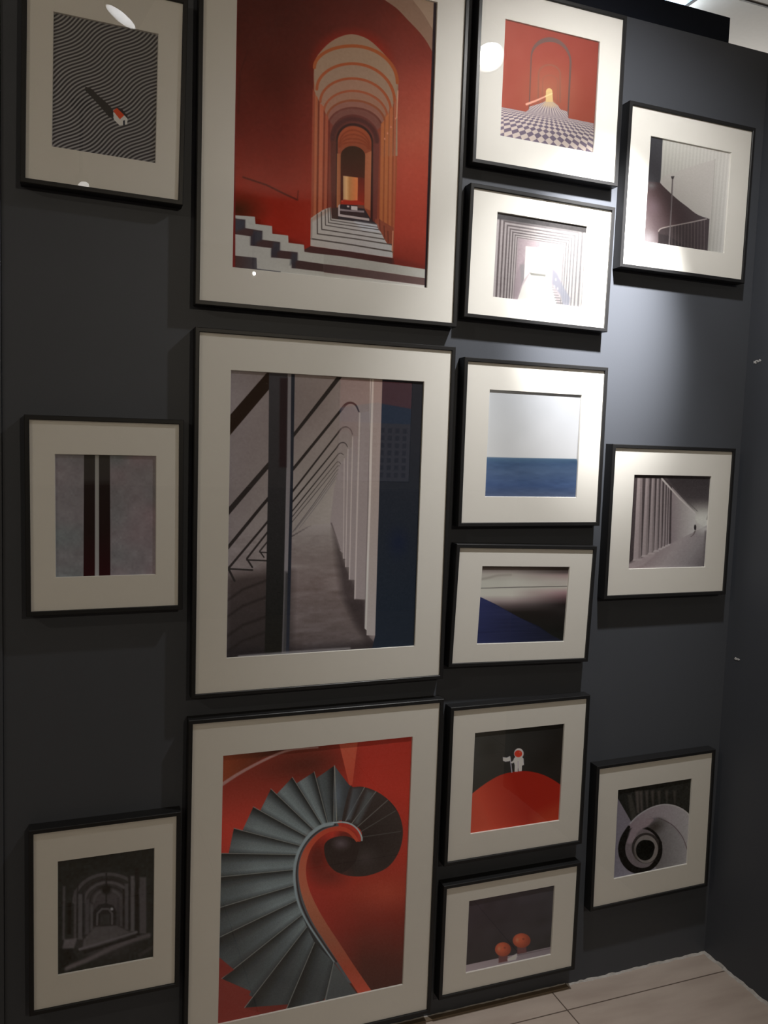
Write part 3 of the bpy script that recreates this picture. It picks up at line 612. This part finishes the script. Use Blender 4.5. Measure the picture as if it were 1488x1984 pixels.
def art_blue_wedge():
    c = new([(413, 506), (1090, 513), (1043, 1087), (373, 1110)], 4, 10)
    mid = ramp((c.Y - 510) / 590, [(0, (78, 68, 66)), (.06, (122, 110, 106)), (.1, (152, 142, 136)), (.2, (166, 160, 152)), (.38, (168, 160, 152)), (.45, (138, 122, 120)), (.52, (80, 68, 68)), (.6, (34, 30, 28)), (1, (24, 24, 22))])
    rgt = ramp((c.Y - 510) / 590, [(0, (60, 52, 50)), (.08, (76, 66, 64)), (.12, (140, 120, 118)), (.2, (160, 150, 144)), (.28, (164, 156, 148)), (.34, (140, 112, 114)), (.41, (92, 70, 72)), (.5, (38, 33, 32)), (1, (24, 24, 22))])
    t = np.clip((c.X - 650) / 400, 0, 1)[:, None]; c.img = mid * (1 - t) + rgt * t
    c.line(spline([(405, 610), (470, 598), (540, 580), (640, 575)]), 16, (128, 118, 112), soft=14, alpha=.6)
    c.noise(5, 12, 2.5); c.line([(395, 680), (700, 672), (1085, 665)], 5, (66, 60, 58))
    c.poly([(385, 742), (405, 748), (520, 802), (700, 902), (860, 975), (960, 1045), (1045, 1088), (1040, 1130), (360, 1130)], lambda X, Y: lerp((X - 400) / 620, (40, 42, 70), (28, 28, 36)) * np.interp(Y, [745, 1110], [1.0, .82])[:, None])
    c.noise(3, 70, 1.8, (c.Y > 742 + (c.X - 395) * .53).astype(float), (.7, .7, 1)); c.img *= np.where((c.Y > 742 + (c.X - 395) * .53)[:, None], 1.16, 1.0)
    return c, [(182, 173, 166), (186, 179, 172), (160, 150, 140), (166, 154, 146)]

def art_red_planet():
    c = new([(398, 436), (1090, 368), (1047, 1110), (361, 1222)], 4, 11)
    c.img = c.bil((44, 42, 37), (28, 25, 22), (30, 24, 20), (44, 41, 36)); c.noise(6, 6, 1.5)
    c.poly(spline([(340, 950), (375, 916), (480, 836), (590, 772), (690, 744), (770, 736), (850, 742), (930, 764), (1000, 798), (1060, 838), (1120, 890)]).tolist() + [(1120, 1260), (330, 1260)],
           lambda X, Y: lerp((X - 400) / 350 + (900 - Y) / 900, (140, 52, 36), (110, 28, 20)))
    c.poly([(850, 1080), (1060, 980), (1060, 1140), (850, 1180)], (122, 46, 28), soft=90, alpha=.6)
    w = (146, 136, 140)
    c.line([(676, 628), (690, 746)], 7, (122, 112, 112))
    c.poly([(620, 628), (650, 632), (676, 620), (680, 652), (668, 660), (640, 664), (622, 656)], w)
    c.poly([(708, 636), (722, 622), (768, 626), (780, 640), (783, 688), (768, 694), (766, 736), (742, 738), (740, 712), (736, 714), (736, 740), (711, 742), (712, 690), (706, 668), (690, 678), (684, 668), (700, 654)], w)
    c.line([(738, 660), (739, 720)], 5, (112, 92, 92), alpha=.8)
    c.ell(744, 600, 37, 40, (158, 134, 130)); c.ell(740, 602, 30, 27, (152, 42, 28)); c.ell(752, 590, 12, 10, (176, 70, 52), soft=.9)
    c.line([(700, 668), (684, 668)], 8, w)
    return c, [(135, 125, 110), (138, 128, 112), (128, 116, 101), (130, 119, 103)]

def art_two_oranges():
    c = new([(353, 1027), (1013, 905), (985, 1440), (325, 1583)], 4, 12)
    c.img = c.bil((46, 37, 37), (46, 41, 40), (35, 32, 30), (34, 29, 27)); c.noise(8, 8, 1.6)
    c.poly([(310, 1530), (660, 1456), (1000, 1382), (1000, 1450), (310, 1600)], hg(330, 990, (112, 96, 89), (92, 80, 76)))
    c.line([(720, 1452), (990, 1396)], 9, (74, 64, 60), alpha=.7)
    for cx, cy, rx, ry in ((618, 1404, 62, 55), (762, 1336, 69, 56)):
        c.poly([(cx - 34, cy + 30), (cx + 34, cy + 22), (cx + 38, cy + 92), (cx - 34, cy + 106)], (72, 44, 40), soft=10)
        c.ell(cx, cy, rx, ry, lambda X, Y: lerp(np.hypot(X - cx + 18, Y - cy + 14) / 78, (144, 66, 41), (98, 44, 30)))
        c.ell(cx + 14, cy - 12, 15, 12, (96, 44, 30), soft=.8); c.ell(cx - rx * .5, cy - 4, 18, 26, (172, 92, 62), soft=.9, alpha=.7)
    c.poly([(652, 1478), (725, 1436), (728, 1458), (716, 1484), (655, 1496)], (136, 124, 116), soft=10)
    return c, [(128, 116, 98), (132, 120, 102), (124, 112, 95), (122, 110, 92)]

def art_curved_balcony():
    c = new([(574, 578), (1198, 705), (1140, 1482), (522, 1392)], 4, 13)
    c.img = c.bil((206, 206, 200), (186, 182, 176), (168, 164, 158), (200, 198, 194))
    s = np.sin((c.X + .09 * (c.Y - 700)) * 2 * math.pi / 27); c.img += 4.5 * s[:, None]
    c.poly([(560, 560), (674, 590), (664, 780), (655, 940), (700, 1010), (720, 1260), (520, 1300), (500, 1400), (530, 900)], vg(580, 960, (74, 74, 79), (76, 74, 79)))
    # sweep of the pale parapet
    c.poly(spline([(652, 945), (658, 915), (690, 884), (740, 864), (860, 825), (980, 785), (1072, 760)]).tolist() + [(1062, 1000), (1046, 1228), (1000, 1215), (900, 1165), (780, 1068), (700, 1000)], hg(660, 1060, (202, 198, 194), (182, 177, 172)))
    c.poly(spline([(652, 938), (690, 978), (780, 1060), (860, 1122), (940, 1182), (1034, 1216)]).tolist() + [(1000, 1224), (860, 1252), (720, 1272), (650, 1295), (640, 1420), (510, 1400), (545, 1000), (560, 930)],
           lambda X, Y: ramp((X - 540) / 420 - (Y - 1100) / 900, [(-.4, (168, 162, 168)), (-.2, (132, 120, 124)), (0, (104, 90, 94)), (.3, (88, 72, 74)), (.6, (78, 66, 68)), (1, (84, 76, 78))]))
    c.ell(585, 960, 60, 45, (120, 118, 122), soft=.9, alpha=.8); c.ell(560, 1370, 90, 90, (184, 180, 188), soft=.9, alpha=.7); c.ell(600, 1120, 90, 90, (112, 96, 104), soft=.9, alpha=.6)
    c.poly([(640, 1308), (668, 1290), (760, 1266), (900, 1244), (1034, 1214), (1018, 1475), (636, 1425)], (76, 67, 69))
    c.poly([(716, 1345), (830, 1420), (860, 1470), (640, 1420), (640, 1330)], (62, 56, 58), soft=10)
    for i in range(11): x = 745 + i * 25; c.line([(x, 1268 - i * 4.5), (x - 4, 1500)], 6, (112, 100, 100), alpha=.75)
    c.line(spline([(640, 1312), (655, 1294), (700, 1280), (780, 1264), (900, 1240), (1010, 1216)]), 8, (168, 158, 156), soft=3)
    c.line([(750, 905), (738, 1150), (722, 1415)], 10, (128, 120, 122)); c.line([(746, 905), (734, 1150)], 3, (84, 76, 78)); c.poly([(736, 888), (764, 886), (756, 908), (742, 908)], (72, 66, 68))
    c.line([(1078, 755), (1048, 1225), (1020, 1480)], 6, (164, 160, 154), soft=4)
    c.noise(90, 110, 1.5)
    return c, [(248, 246, 240), (186, 182, 174), (188, 182, 172), (400, 400, 398)]

def art_pillared_walk():
    c = new([(448, 560), (1042, 570), (993, 1270), (400, 1290)], 4, 14)
    c.fill((112, 102, 100))
    c.poly([(660, 550), (1060, 550), (1060, 1000), (940, 930), (735, 650)], lambda X, Y: ramp((Y - 570) / 330 , [(0, (48, 43, 43)), (.5, (58, 52, 52)), (.75, (92, 85, 82)), (1, (150, 144, 136))]))
    c.ell(975, 905, 190, 150, (160, 155, 146), soft=.9, alpha=.95)
    c.poly([(700, 640), (742, 650), (925, 850), (925, 1004), (715, 1100)], hg(720, 925, (104, 93, 93), (150, 144, 138)), soft=8)
    c.poly([(390, 1300), (400, 1230), (560, 1170), (720, 1096), (900, 1008), (1030, 940), (1030, 1300)], lambda X, Y: ramp((X - 400) / 640 + (Y - 1150) / 900, [(-.1, (120, 108, 107)), (.3, (116, 104, 103)), (.55, (124, 114, 112)), (.8, (110, 102, 100)), (1.05, (78, 70, 69))]))
    c.ell(990, 975, 90, 60, (154, 149, 142), soft=.9, alpha=.7)
    c.poly([(440, 550), (690, 550), (745, 650), (735, 1090), (400, 1260)], (58, 51, 51))
    for a, b, d, e, y0, y1, k in ((479, 517, 443, 503, 583, 1216, 1), (543, 571, 510, 555, 583, 1186, .96), (590, 613, 560, 600, 584, 1167, .94), (629, 647, 604, 634, 590, 1146, .92), (659, 673, 640, 662, 600, 1130, .9), (687, 698, 668, 685, 615, 1118, .9), (707, 716, 691, 704, 630, 1107, .9), (723, 731, 710, 720, 648, 1098, .9)):
        c.poly([(a, y0), (b, y0), (e, y1), (d, y1)], lambda X, Y, d=d, e=e, k=k: lerp((X - d) / 60, (134 * k, 122 * k, 121 * k), (122 * k, 112 * k, 110 * k)))
        c.line([((b * .8 + a * .2), y0), ((e * .8 + d * .2), y1)], (e - d) * .28, (96 * k, 86 * k, 85 * k), soft=5, alpha=.6)
        c.poly([(d, y1 - 4), (e + 8, y1 - 4), (e + 8, y1 + 8), (d - 6, y1 + 12)], (140, 130, 128))
    c.poly([(440, 556), (670, 560), (690, 590), (440, 586)], (46, 41, 41), soft=8)
    c.poly([(396, 1255), (445, 1222), (520, 1196), (640, 1140), (600, 1190), (520, 1260), (398, 1290)], (132, 120, 119), soft=12, alpha=.7)
    c.line([(668, 592), (800, 740), (930, 862)], 14, (152, 144, 139), soft=5, w1=7); c.line([(700, 590), (830, 730), (940, 840)], 5, (66, 60, 59), soft=5, alpha=.7)
    c.line([(1042, 560), (1030, 860), (1018, 900)], 14, (72, 65, 62), soft=10, alpha=.7); c.line([(1008, 1000), (990, 1280)], 20, (72, 65, 64), soft=16, alpha=.7)
    c.ell(923, 966, 9, 22, (36, 32, 32)); c.line([(922, 996), (910, 1020), (890, 1038)], 11, (86, 77, 74), soft=6, w1=5)
    c.noise(60, 80, 1.5)
    return c, [(186, 183, 175), (164, 157, 147), (150, 141, 129), (168, 163, 154)]

def art_shell_stair():
    c = new([(320, 598), (892, 512), (855, 1170), (288, 1287)], 4, 15)
    c.img = c.bil((74, 64, 66), (60, 52, 52), (84, 75, 77), (78, 70, 72))
    st = [(318, 590), (900, 500), (890, 790), (875, 790), (830, 750), (760, 722), (690, 714), (620, 726), (550, 756), (490, 794), (428, 846), (312, 645)]
    c.poly(st, (25, 23, 21))
    for x0, x1, y1, al in ((470, 492, 780, .9), (500, 520, 770, .8), (545, 558, 735, .7), (590, 600, 725, .7), (640, 650, 712, .6), (700, 706, 705, .6), (760, 768, 712, .5)): c.poly([(x0 - 10, 610), (x0 + 16, 606), (x1, y1), (x0 + 4, y1)], (52, 44, 40), soft=16, alpha=al)
    c.poly([(400, 640), (430, 635), (470, 800), (432, 846)], (40, 35, 31), soft=14, alpha=.8)
    # rail band sweeping round the well
    c.poly(spline([(412, 870), (470, 808), (550, 752), (620, 724), (690, 712), (770, 724), (840, 760), (885, 800)]).tolist() + [(880, 940), (860, 1060)] + spline([(855, 1050), (820, 960), (740, 868), (640, 818), (560, 832), (490, 880), (450, 960), (400, 1000)]).tolist(), hg(420, 880, (82, 68, 68), (90, 82, 82)))
    c.line(spline([(420, 862), (475, 806), (550, 756), (620, 728), (690, 716), (770, 728), (840, 764), (885, 806)]), 9, (98, 89, 87), soft=5)
    c.poly(spline([(630, 820), (740, 870), (820, 960), (858, 1060), (866, 1180), (640, 1230), (600, 1000)], 8, True), hg(620, 860, (64, 57, 55), (86, 78, 79)), soft=10)
    c.line(spline([(640, 820), (742, 870), (822, 962), (862, 1065)]), 6, (56, 45, 46), soft=3)
    c.ell(600, 890, 130, 80, (38, 32, 29), rot=-25, soft=.8, alpha=.9)
    c.ell(500, 1062, 172, 182, (19, 17, 16)); c.ell(515, 1055, 132, 150, (68, 58, 57)); c.poly(spline([(400, 1010), (430, 900), (500, 840), (600, 826), (560, 880), (480, 930), (450, 1000)], 8, True), (84, 70, 70), soft=14)
    c.ell(545, 1052, 112, 118, (34, 29, 27)); c.ell(545, 1060, 92, 108, (74, 65, 61)); c.ell(470, 1090, 30, 90, (58, 50, 45), soft=.9); c.ell(536, 1068, 70, 80, (17, 16, 15)); c.ell(556, 1046, 56, 56, (15, 14, 13))
    c.line(spline([(655, 1010), (650, 1080), (620, 1150), (565, 1210), (490, 1240), (415, 1215), (360, 1150), (340, 1060), (360, 970), (410, 890)], 8), 24, (19, 17, 16), soft=5)
    c.noise(60, 70, 1.5); c.img *= np.array([1.02, 1.0, .95])
    return c, [(118, 103, 87), (100, 89, 78), (104, 91, 81), (116, 102, 85)]

def art_city_poster():
    c = Canvas([(0, 0), (60, 0), (60, 84), (0, 84)], 90, 126, 16)
    c.fill((190, 110, 112)); c.poly([(-2, 22), (30, 18), (62, 24), (62, 36), (-2, 36)], (70, 108, 150))
    c.poly([(-2, 35), (62, 35), (62, 90), (-2, 90)], (122, 118, 128))
    for i in range(9):
        for j in range(7): c.poly([(3 + i * 6.4, 39 + j * 6.3), (6.4 + i * 6.4, 39 + j * 6.3), (6.4 + i * 6.4, 43 + j * 6.3), (3 + i * 6.4, 43 + j * 6.3)], (70, 68, 82))
    return c, [(230, 226, 220)] * 4
WAVE_T = 52.0

# ------------------------------------------------------------------ framed pictures
FD, GY, MY, FY = 0.033, -0.0052, -0.004, -0.009        # frame depth; glass, board and frame fronts (y)
def framed_picture(label, cx, cz, w, h, tilt, mx, mz, art, what, lip=0.0095):
    t = thing('framed_picture', label, 'picture', (cx, WY, cz), 'framed pictures on the grey wall')
    t.rotation_euler = (0, -R(tilt), 0)
    dy = -WY                                            # print plane y = 0 in the room
    ow, oh = w / 2 + mx, h / 2 + mz                     # half size of the opening of the frame
    hw, hh = ow + lip, oh + lip
    prof = [(0, -0.0004), (0, dy + FY + .0012), (.0012, dy + FY), (lip - .001, dy + FY), (lip, dy + FY + .001), (lip, dy + .003), (lip + .006, dy + .003), (lip + .006, -0.0004)]
    ring('frame', prof, hw, hh, M_black, t)
    b = 0.0016; mw = ow - .0002; mh = oh - .0002
    ix, iz = mw - w / 2, mh - h / 2
    mp = [(0, dy + MY, 0), (ix - .0004, dy + MY, iz - .0004), (ix + .0006, dy - .0002, iz + .0006), (0, dy - .0002, 0)]
    bm_ring = ring('mat', mp, mw, mh, M_mat, t); bm_ring['label'] = 'off-white mount board'
    c, mats = art()
    alb = c.albedo(mats)
    pw, ph = w / 2 + .0004, h / 2 + .0004
    nx, ny = c.nx, c.ny
    xs = (c.u - .5) * 2 * pw; zs = (.5 - c.v) * 2 * ph
    co = np.stack([xs, np.full_like(xs, dy), zs], 1).astype(np.float32)
    i = np.arange(ny - 1)[:, None] * nx + np.arange(nx - 1)[None, :]
    q = np.stack([i, i + nx, i + nx + 1, i + 1], -1).reshape(-1, 4).astype(np.int32)
    me = bpy.data.meshes.new('print')
    me.vertices.add(len(co)); me.vertices.foreach_set('co', co.ravel())
    me.loops.add(q.size); me.loops.foreach_set('vertex_index', q.ravel())
    me.polygons.add(len(q)); me.polygons.foreach_set('loop_start', np.arange(0, q.size, 4, dtype=np.int32))
    me.update(calc_edges=True)
    at = me.attributes.new('ink', 'FLOAT_COLOR', 'POINT')
    at.data.foreach_set('color', np.concatenate([alb, np.ones((len(alb), 1))], 1).astype(np.float32).ravel())
    p = link('print', me, M_ink, t); p['label'] = what
    gm = bpy.data.meshes.new('glass'); g = .0003
    gm.from_pydata([(-ow - g, dy + GY, -oh - g), (ow + g, dy + GY, -oh - g), (ow + g, dy + GY, oh + g), (-ow - g, dy + GY, oh + g)], [], [(0, 1, 2, 3)])
    link('glass', gm, M_glass, t)
    return t

A_, Q_, L_ = (.0485, .0705), (.0655, .066), (.069, .0475)
PICS = [
 ('black framed picture of wavy black and white lines with a tiny red roofed house', .0626, 2.2266, .2024, .2598, -.65, *A_, art_waves, 'wavy striped print with a small house'),
 ('black framed grey abstract picture with two dark vertical stripes', .0690, 1.3485, .2045, .2603, .43, *A_, art_twin_stripes, 'grey print with two dark stripes'),
 ('black framed dark picture of a vaulted cloister passage, low on the left', .0743, .4604, .2039, .2620, .1, *A_, art_cloister, 'dark print of a vaulted passage'),
 ('large black framed picture of a red wall, arcade and striped marble steps', .5607, 2.2250, .4662, .6528, .1, .071, .078, art_red_arcade, 'red print of an arcade and steps'),
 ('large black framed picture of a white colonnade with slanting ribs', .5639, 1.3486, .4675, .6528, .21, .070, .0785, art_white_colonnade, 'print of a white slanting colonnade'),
 ('large black framed picture of a grey spiral staircase with red walls', .5650, .4608, .4748, .6597, -.06, .071, .083, art_spiral_stair, 'red and grey print of a spiral staircase'),
 ('black framed picture of an orange hall with arch and chequered floor', 1.1081, 2.4165, .2698, .2709, .06, *Q_, art_checkered_hall, 'orange print of an arch over a chequered floor'),
 ('brightly lit black framed landscape picture of a grey ribbed tunnel with a white opening', 1.1047, 1.9959, .2609, .2048, -.54, *L_, art_tunnel_lines, 'grey print of a ribbed square tunnel'),
 ('black framed picture of a pale sky above a flat blue sea', 1.1119, 1.5327, .2707, .2687, .15, *Q_, art_sea, 'print of sea and sky'),
 ('slightly tilted black framed landscape picture with a dark blue wedge', 1.1057, 1.1156, .2607, .2017, -1.57, *L_, art_blue_wedge, 'print with a blue wedge under a pale wall'),
 ('black framed picture of an astronaut with a flag on a red planet', 1.1143, .6467, .2707, .2719, 0, *Q_, art_red_planet, 'print of an astronaut on a red planet'),
 ('black framed landscape picture of two oranges on a dark ground', 1.1156, .2245, .2628, .2007, -.05, *L_, art_two_oranges, 'dark print of two oranges'),
 ('black framed black and white picture of a curved balcony with a pole', 1.5499, 2.2149, .2689, .2693, -.2, *Q_, art_curved_balcony, 'grey print of a curved balcony'),
 ('black framed black and white picture of a row of pillars and a far walker', 1.5609, 1.3325, .2636, .2590, .04, .0685, .0715, art_pillared_walk, 'grey print of a row of pillars'),
 ('black framed dark picture of a snail shell shaped stairwell, low on the right', 1.5708, .4443, .2592, .2614, .83, .0685, .0715, art_shell_stair, 'dark print of a shell shaped stairwell'),
]
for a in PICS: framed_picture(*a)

# ------------------------------------------------------------------ the room
struct(box('floor', -5.0, 5.5, -6.6, 2.2, -0.05, 0.0, M_floor))
struct(box('wall_back', WL - .0005, WR + .1, WY, WY + .10, 0.0, WT, M_wall))
wr = struct(box('wall_right', WR, WR + .10, -1.30, WY, 0.0, WT, M_wall))
struct(box('wall_left', -2.9, WL - .0015, WY - .005, WY + .095, 0.0, WT, M_wall, bev=.0015))
def flake(seed, y, z, s):
    rg = np.random.default_rng(seed); bm = bmesh.new(); vs = []
    for k in range(11):
        a = 2 * math.pi * k / 11; r_ = s * (.5 + .6 * rg.random()); vs.append((y + 1.5 * r_ * math.cos(a), z + r_ * math.sin(a)))
    a = [bm.verts.new((WR - .0012, yy, zz)) for yy, zz in vs]; b = [bm.verts.new((WR + .001, yy, zz)) for yy, zz in vs]
    bm.faces.new(a)
    for k in range(11): bm.faces.new((a[k], a[(k + 1) % 11], b[(k + 1) % 11], b[k]))
    return from_bm('paint_chip', bm, M_chip, wr)
for sd, y, z, s in ((1, -.010, 1.790, .0058), (2, -.018, 1.7915, .005), (3, -.025, 1.7935, .004), (4, -.018, .9310, .0042), (5, -.028, .9312, .0036)): flake(sd, y, z, s)

# brown strip along the foot of the wall, pale filler along the rest of the joint
struct(box('baseboard_back', WL, 1.3205, .0085, WY + .001, 0.0, .0055, M_strip, bev=.001))
def bead(name, p0, p1, nrm, w, seed):
    """ragged bead of filler in the corner between floor and wall"""
    rg = np.random.default_rng(seed); bm = bmesh.new(); p0 = Vector(p0); p1 = Vector(p1); nrm = Vector(nrm); N = int((p1 - p0).length / .012); prev = None
    for k in range(N + 1):
        p = p0.lerp(p1, k / N); a = w * (.55 + .9 * rg.random()); h = w * (.5 + .8 * rg.random())
        row = [bm.verts.new(p + nrm * a), bm.verts.new(p + nrm * a * .5 + Vector((0, 0, h * .55))), bm.verts.new(p + Vector((0, 0, h))), bm.verts.new(p)]
        if prev:
            for j in range(4): bm.faces.new((prev[j], prev[(j + 1) % 4], row[(j + 1) % 4], row[j]))
        else: bm.faces.new(row)
        prev = row
    bm.faces.new(prev[::-1])
    return struct(from_bm(name, bm, M_caulk))
bead('trim_1', (1.322, WY, 0), (WR, WY, 0), (0, -1, 0), .005, 5)
bead('trim_2', (WR, WY, 0), (WR, -1.25, 0), (-1, 0, 0), .007, 6)
bead('trim_3', (WL, WY - .0005, .0056), (1.318, WY - .0005, .0056), (0, -1, 0), .0022, 7)
struct(box('trim_4', -2.9, 1.686, WY + .012, WY + .095, WT, WT + .074, M_beam, bev=.002))     # black beam on top of the wall

# ceiling with dark grid lines
CZ = 3.15
def ceiling_tiles():
    bm = bmesh.new(); bm_box(bm, -5.0, 5.5, -6.6, 2.2, CZ, CZ + .05)
    return struct(from_bm('ceiling', bm, M_ceil))
ceiling_tiles()
def grid_bars():
    bm = bmesh.new()
    for k in range(-5, 6): bm_box(bm, 2.087 + .6 * k - .006, 2.087 + .6 * k + .006, -.74, 2.2, CZ - .006, CZ + .002)
    for k in range(-2, 3): bm_box(bm, -1.0, 5.5, .600 + .6 * k - .004, .600 + .6 * k + .004, CZ - .005, CZ + .002)
    return struct(from_bm('trim_5', bm, M_grid))
grid_bars()

# ceiling light seen over the wall
cl = thing('ceiling_light', 'bluish white ceiling light above the black beam at the upper right', 'light', (1.785, .46, CZ))
bm = bmesh.new(); bm_box(bm, -.285, .285, -.33, .31, -.012, -.004, .002); from_bm('housing', bm, M_troffer, cl)
bm = bmesh.new(); bmesh.ops.create_cone(bm, cap_ends=True, segments=24, radius1=.024, radius2=.024, depth=.54, matrix=Matrix.Translation((0, .262, -.052)) @ Matrix.Rotation(R(90), 4, 'Y'))
from_bm('tube', bm, M_tube, cl, True)
L = bpy.data.lights.new('light_source', 'POINT'); L.energy = CEIL_FILL_W; L.shadow_soft_size = .12; L.color = (1, .97, .92)       # unseen lamp added behind the wall to brighten the ceiling
o = bpy.data.objects.new('light_source', L); COL.objects.link(o); o.parent = cl; o.location = (.95, .75, -.62)

# track spotlights hanging from the ceiling
def spotlight(label, loc, aim, lens, beams=(), scale=1.0, deep=.030, group='spotlights on the ceiling'):
    t = thing('ceiling_spotlight', label, 'spotlight', loc, group)
    q = Vector(aim).normalized().to_track_quat('-Z', 'Y')
    s = scale
    parts = [lathe('body', [(0, .150 * s), (.034 * s, .148 * s), (.055 * s, .120 * s), (.055 * s, .004), (.052 * s, 0), (.0475 * s, 0), (.0475 * s, (deep + .006) * s)], M_metal, t),
             lathe('reflector', [(.0472 * s, .002), (.044 * s, (deep + .004) * s)], M_reflector, t),
             lathe('lens', [(0, deep * s), (.0435 * s, deep * s)], lens, t)]
    for p in parts: p.rotation_mode = 'QUATERNION'; p.rotation_quaternion = q
    back = q @ Vector((0, 0, .148 * s))
    hgt = CZ - loc[2]
    lathe('stem', [(0, back.z), (.009, back.z), (.009, hgt - .025), (0, hgt - .025)], M_metal, t, 16).location = (back.x, back.y, 0)
    lathe('canopy', [(0, hgt - .028), (.045, hgt - .028), (.05, hgt - .022), (.05, hgt), (0, hgt)], M_metal, t, 32).location = (back.x, back.y, 0)
    for power, angle, colour, bq in beams:
        bq = q if bq is None else Vector(bq).normalized().to_track_quat('-Z', 'Y')
        L = bpy.data.lights.new('light_source', 'SPOT'); L.energy = power; L.spot_size = R(angle); L.spot_blend = 1.0; L.shadow_soft_size = .03 * scale; L.color = colour
        o = bpy.data.objects.new('light_source', L); COL.objects.link(o); o.parent = t; o.rotation_mode = 'QUATERNION'; o.rotation_quaternion = bq
        o.location = q @ Vector((0, 0, -.006))
    return t
LAMP = (1.23, -.59, 2.748)
spotlight('bright black ceiling spotlight aimed at the ribbed tunnel picture', LAMP, (-.10, .61, -.78), M_lens, ((CORE_W, CORE_A, (1, .98, .95), (.07, .614, -.80)), (SPOT_W, SPOT_A, (1, .985, .96), (-.07, .61, -1.32)), (FLOOD_W, FLOOD_A, (1, .985, .96), (-.03, .61, -1.30))))
spotlight('black ceiling spotlight facing down to the left, mirrored in the wavy line picture', (.13, -.82, 2.745), (-.46, -.09, -.88), M_lens2, deep=.045)
spotlight('small black ceiling spotlight behind the viewer, mirrored at the foot of the wavy line picture', (.050, -2.60, 2.727), (.12, .60, -.60), M_lens3, scale=.6)
spotlight('far black ceiling spotlight by the opposite wall, mirrored as a dot under the red arcade', (1.27, -4.4, 2.75), (-.03, .93, -.36), M_lens3, ((FAR_W, 120, (1, .865, .66), None),), scale=.28)

spotlight('added black ceiling spotlight, out of view left of the picture wall', (-2.2, -1.5, 2.755), (.84, .45, -.36), M_lens2, ((LEFT_FILL_W, 150, (1, .86, .66), None),))  # fill lamp added out of view to light the left-hand pictures

# far side of the hall, seen only as faint reflections in the glass
struct(box('wall_opposite', -1.0, 4.6, -5.45, -5.35, 0.0, CZ, M_opp_hi))
struct(box('trim_6', -1.0, 4.6, -5.349, -5.0, 0.0, 1.085, M_opp_lo, bev=.004))
ps = thing('wall_poster', 'backlit poster of a building under a pink sky on the opposite wall', 'poster', (2.62, -5.349, 1.62))
c, mats = art_city_poster(); alb = c.albedo(mats)
xs = (c.u - .5) * -.70; zs = (.5 - c.v) * .92
me = bpy.data.meshes.new('print'); i = np.arange(c.ny - 1)[:, None] * c.nx + np.arange(c.nx - 1)[None, :]
me.from_pydata(np.stack([xs, np.full_like(xs, .021), zs], 1).tolist(), [], np.stack([i, i + 1, i + c.nx + 1, i + c.nx], -1).reshape(-1, 4).tolist())
me.attributes.new('ink', 'FLOAT_COLOR', 'POINT').data.foreach_set('color', np.concatenate([alb, np.ones((len(alb), 1))], 1).astype(np.float32).ravel())
link('print', me, M_box, ps)
box('panel', -.36, .36, .0, .02, -.47, .47, M_opp_lo, ps, .003)

# ------------------------------------------------------------------ soft light of the open hall
w = bpy.data.worlds.new('hall'); SC.world = w; w.use_nodes = True
w.node_tree.nodes['Background'].inputs[0].default_value = (*AMB, 1); w.node_tree.nodes['Background'].inputs[1].default_value = AMB_S

# ------------------------------------------------------------------ camera
yaw, pitch, roll = 0.364453, -0.085594, 0.035076
cd = bpy.data.cameras.new('camera'); cam = bpy.data.objects.new('camera', cd); COL.objects.link(cam)
fwd = Vector((math.sin(yaw) * math.cos(pitch), math.cos(yaw) * math.cos(pitch), math.sin(pitch)))
r0 = Vector((math.cos(yaw), -math.sin(yaw), 0)); u0 = r0.cross(fwd)
r = math.cos(roll) * r0 + math.sin(roll) * u0; u = -math.sin(roll) * r0 + math.cos(roll) * u0
cam.matrix_world = Matrix(((r.x, u.x, -fwd.x, 0), (r.y, u.y, -fwd.y, CAMY), (r.z, u.z, -fwd.z, H), (0, 0, 0, 1)))
cd.sensor_fit = 'HORIZONTAL'; cd.sensor_width = 36; cd.lens = 1590.11 / 1488 * 36; cd.clip_start = .02
SC.camera = cam

vs = SC.view_settings
SC.display_settings.display_device = 'sRGB'
vs.view_transform = 'Standard'; vs.look = 'None'; vs.exposure = EXPO; vs.gamma = 1.0; vs.use_curve_mapping = False
SC.cycles.max_bounces = 8; SC.cycles.transparent_max_bounces = 12
SC.cycles.use_denoising = True
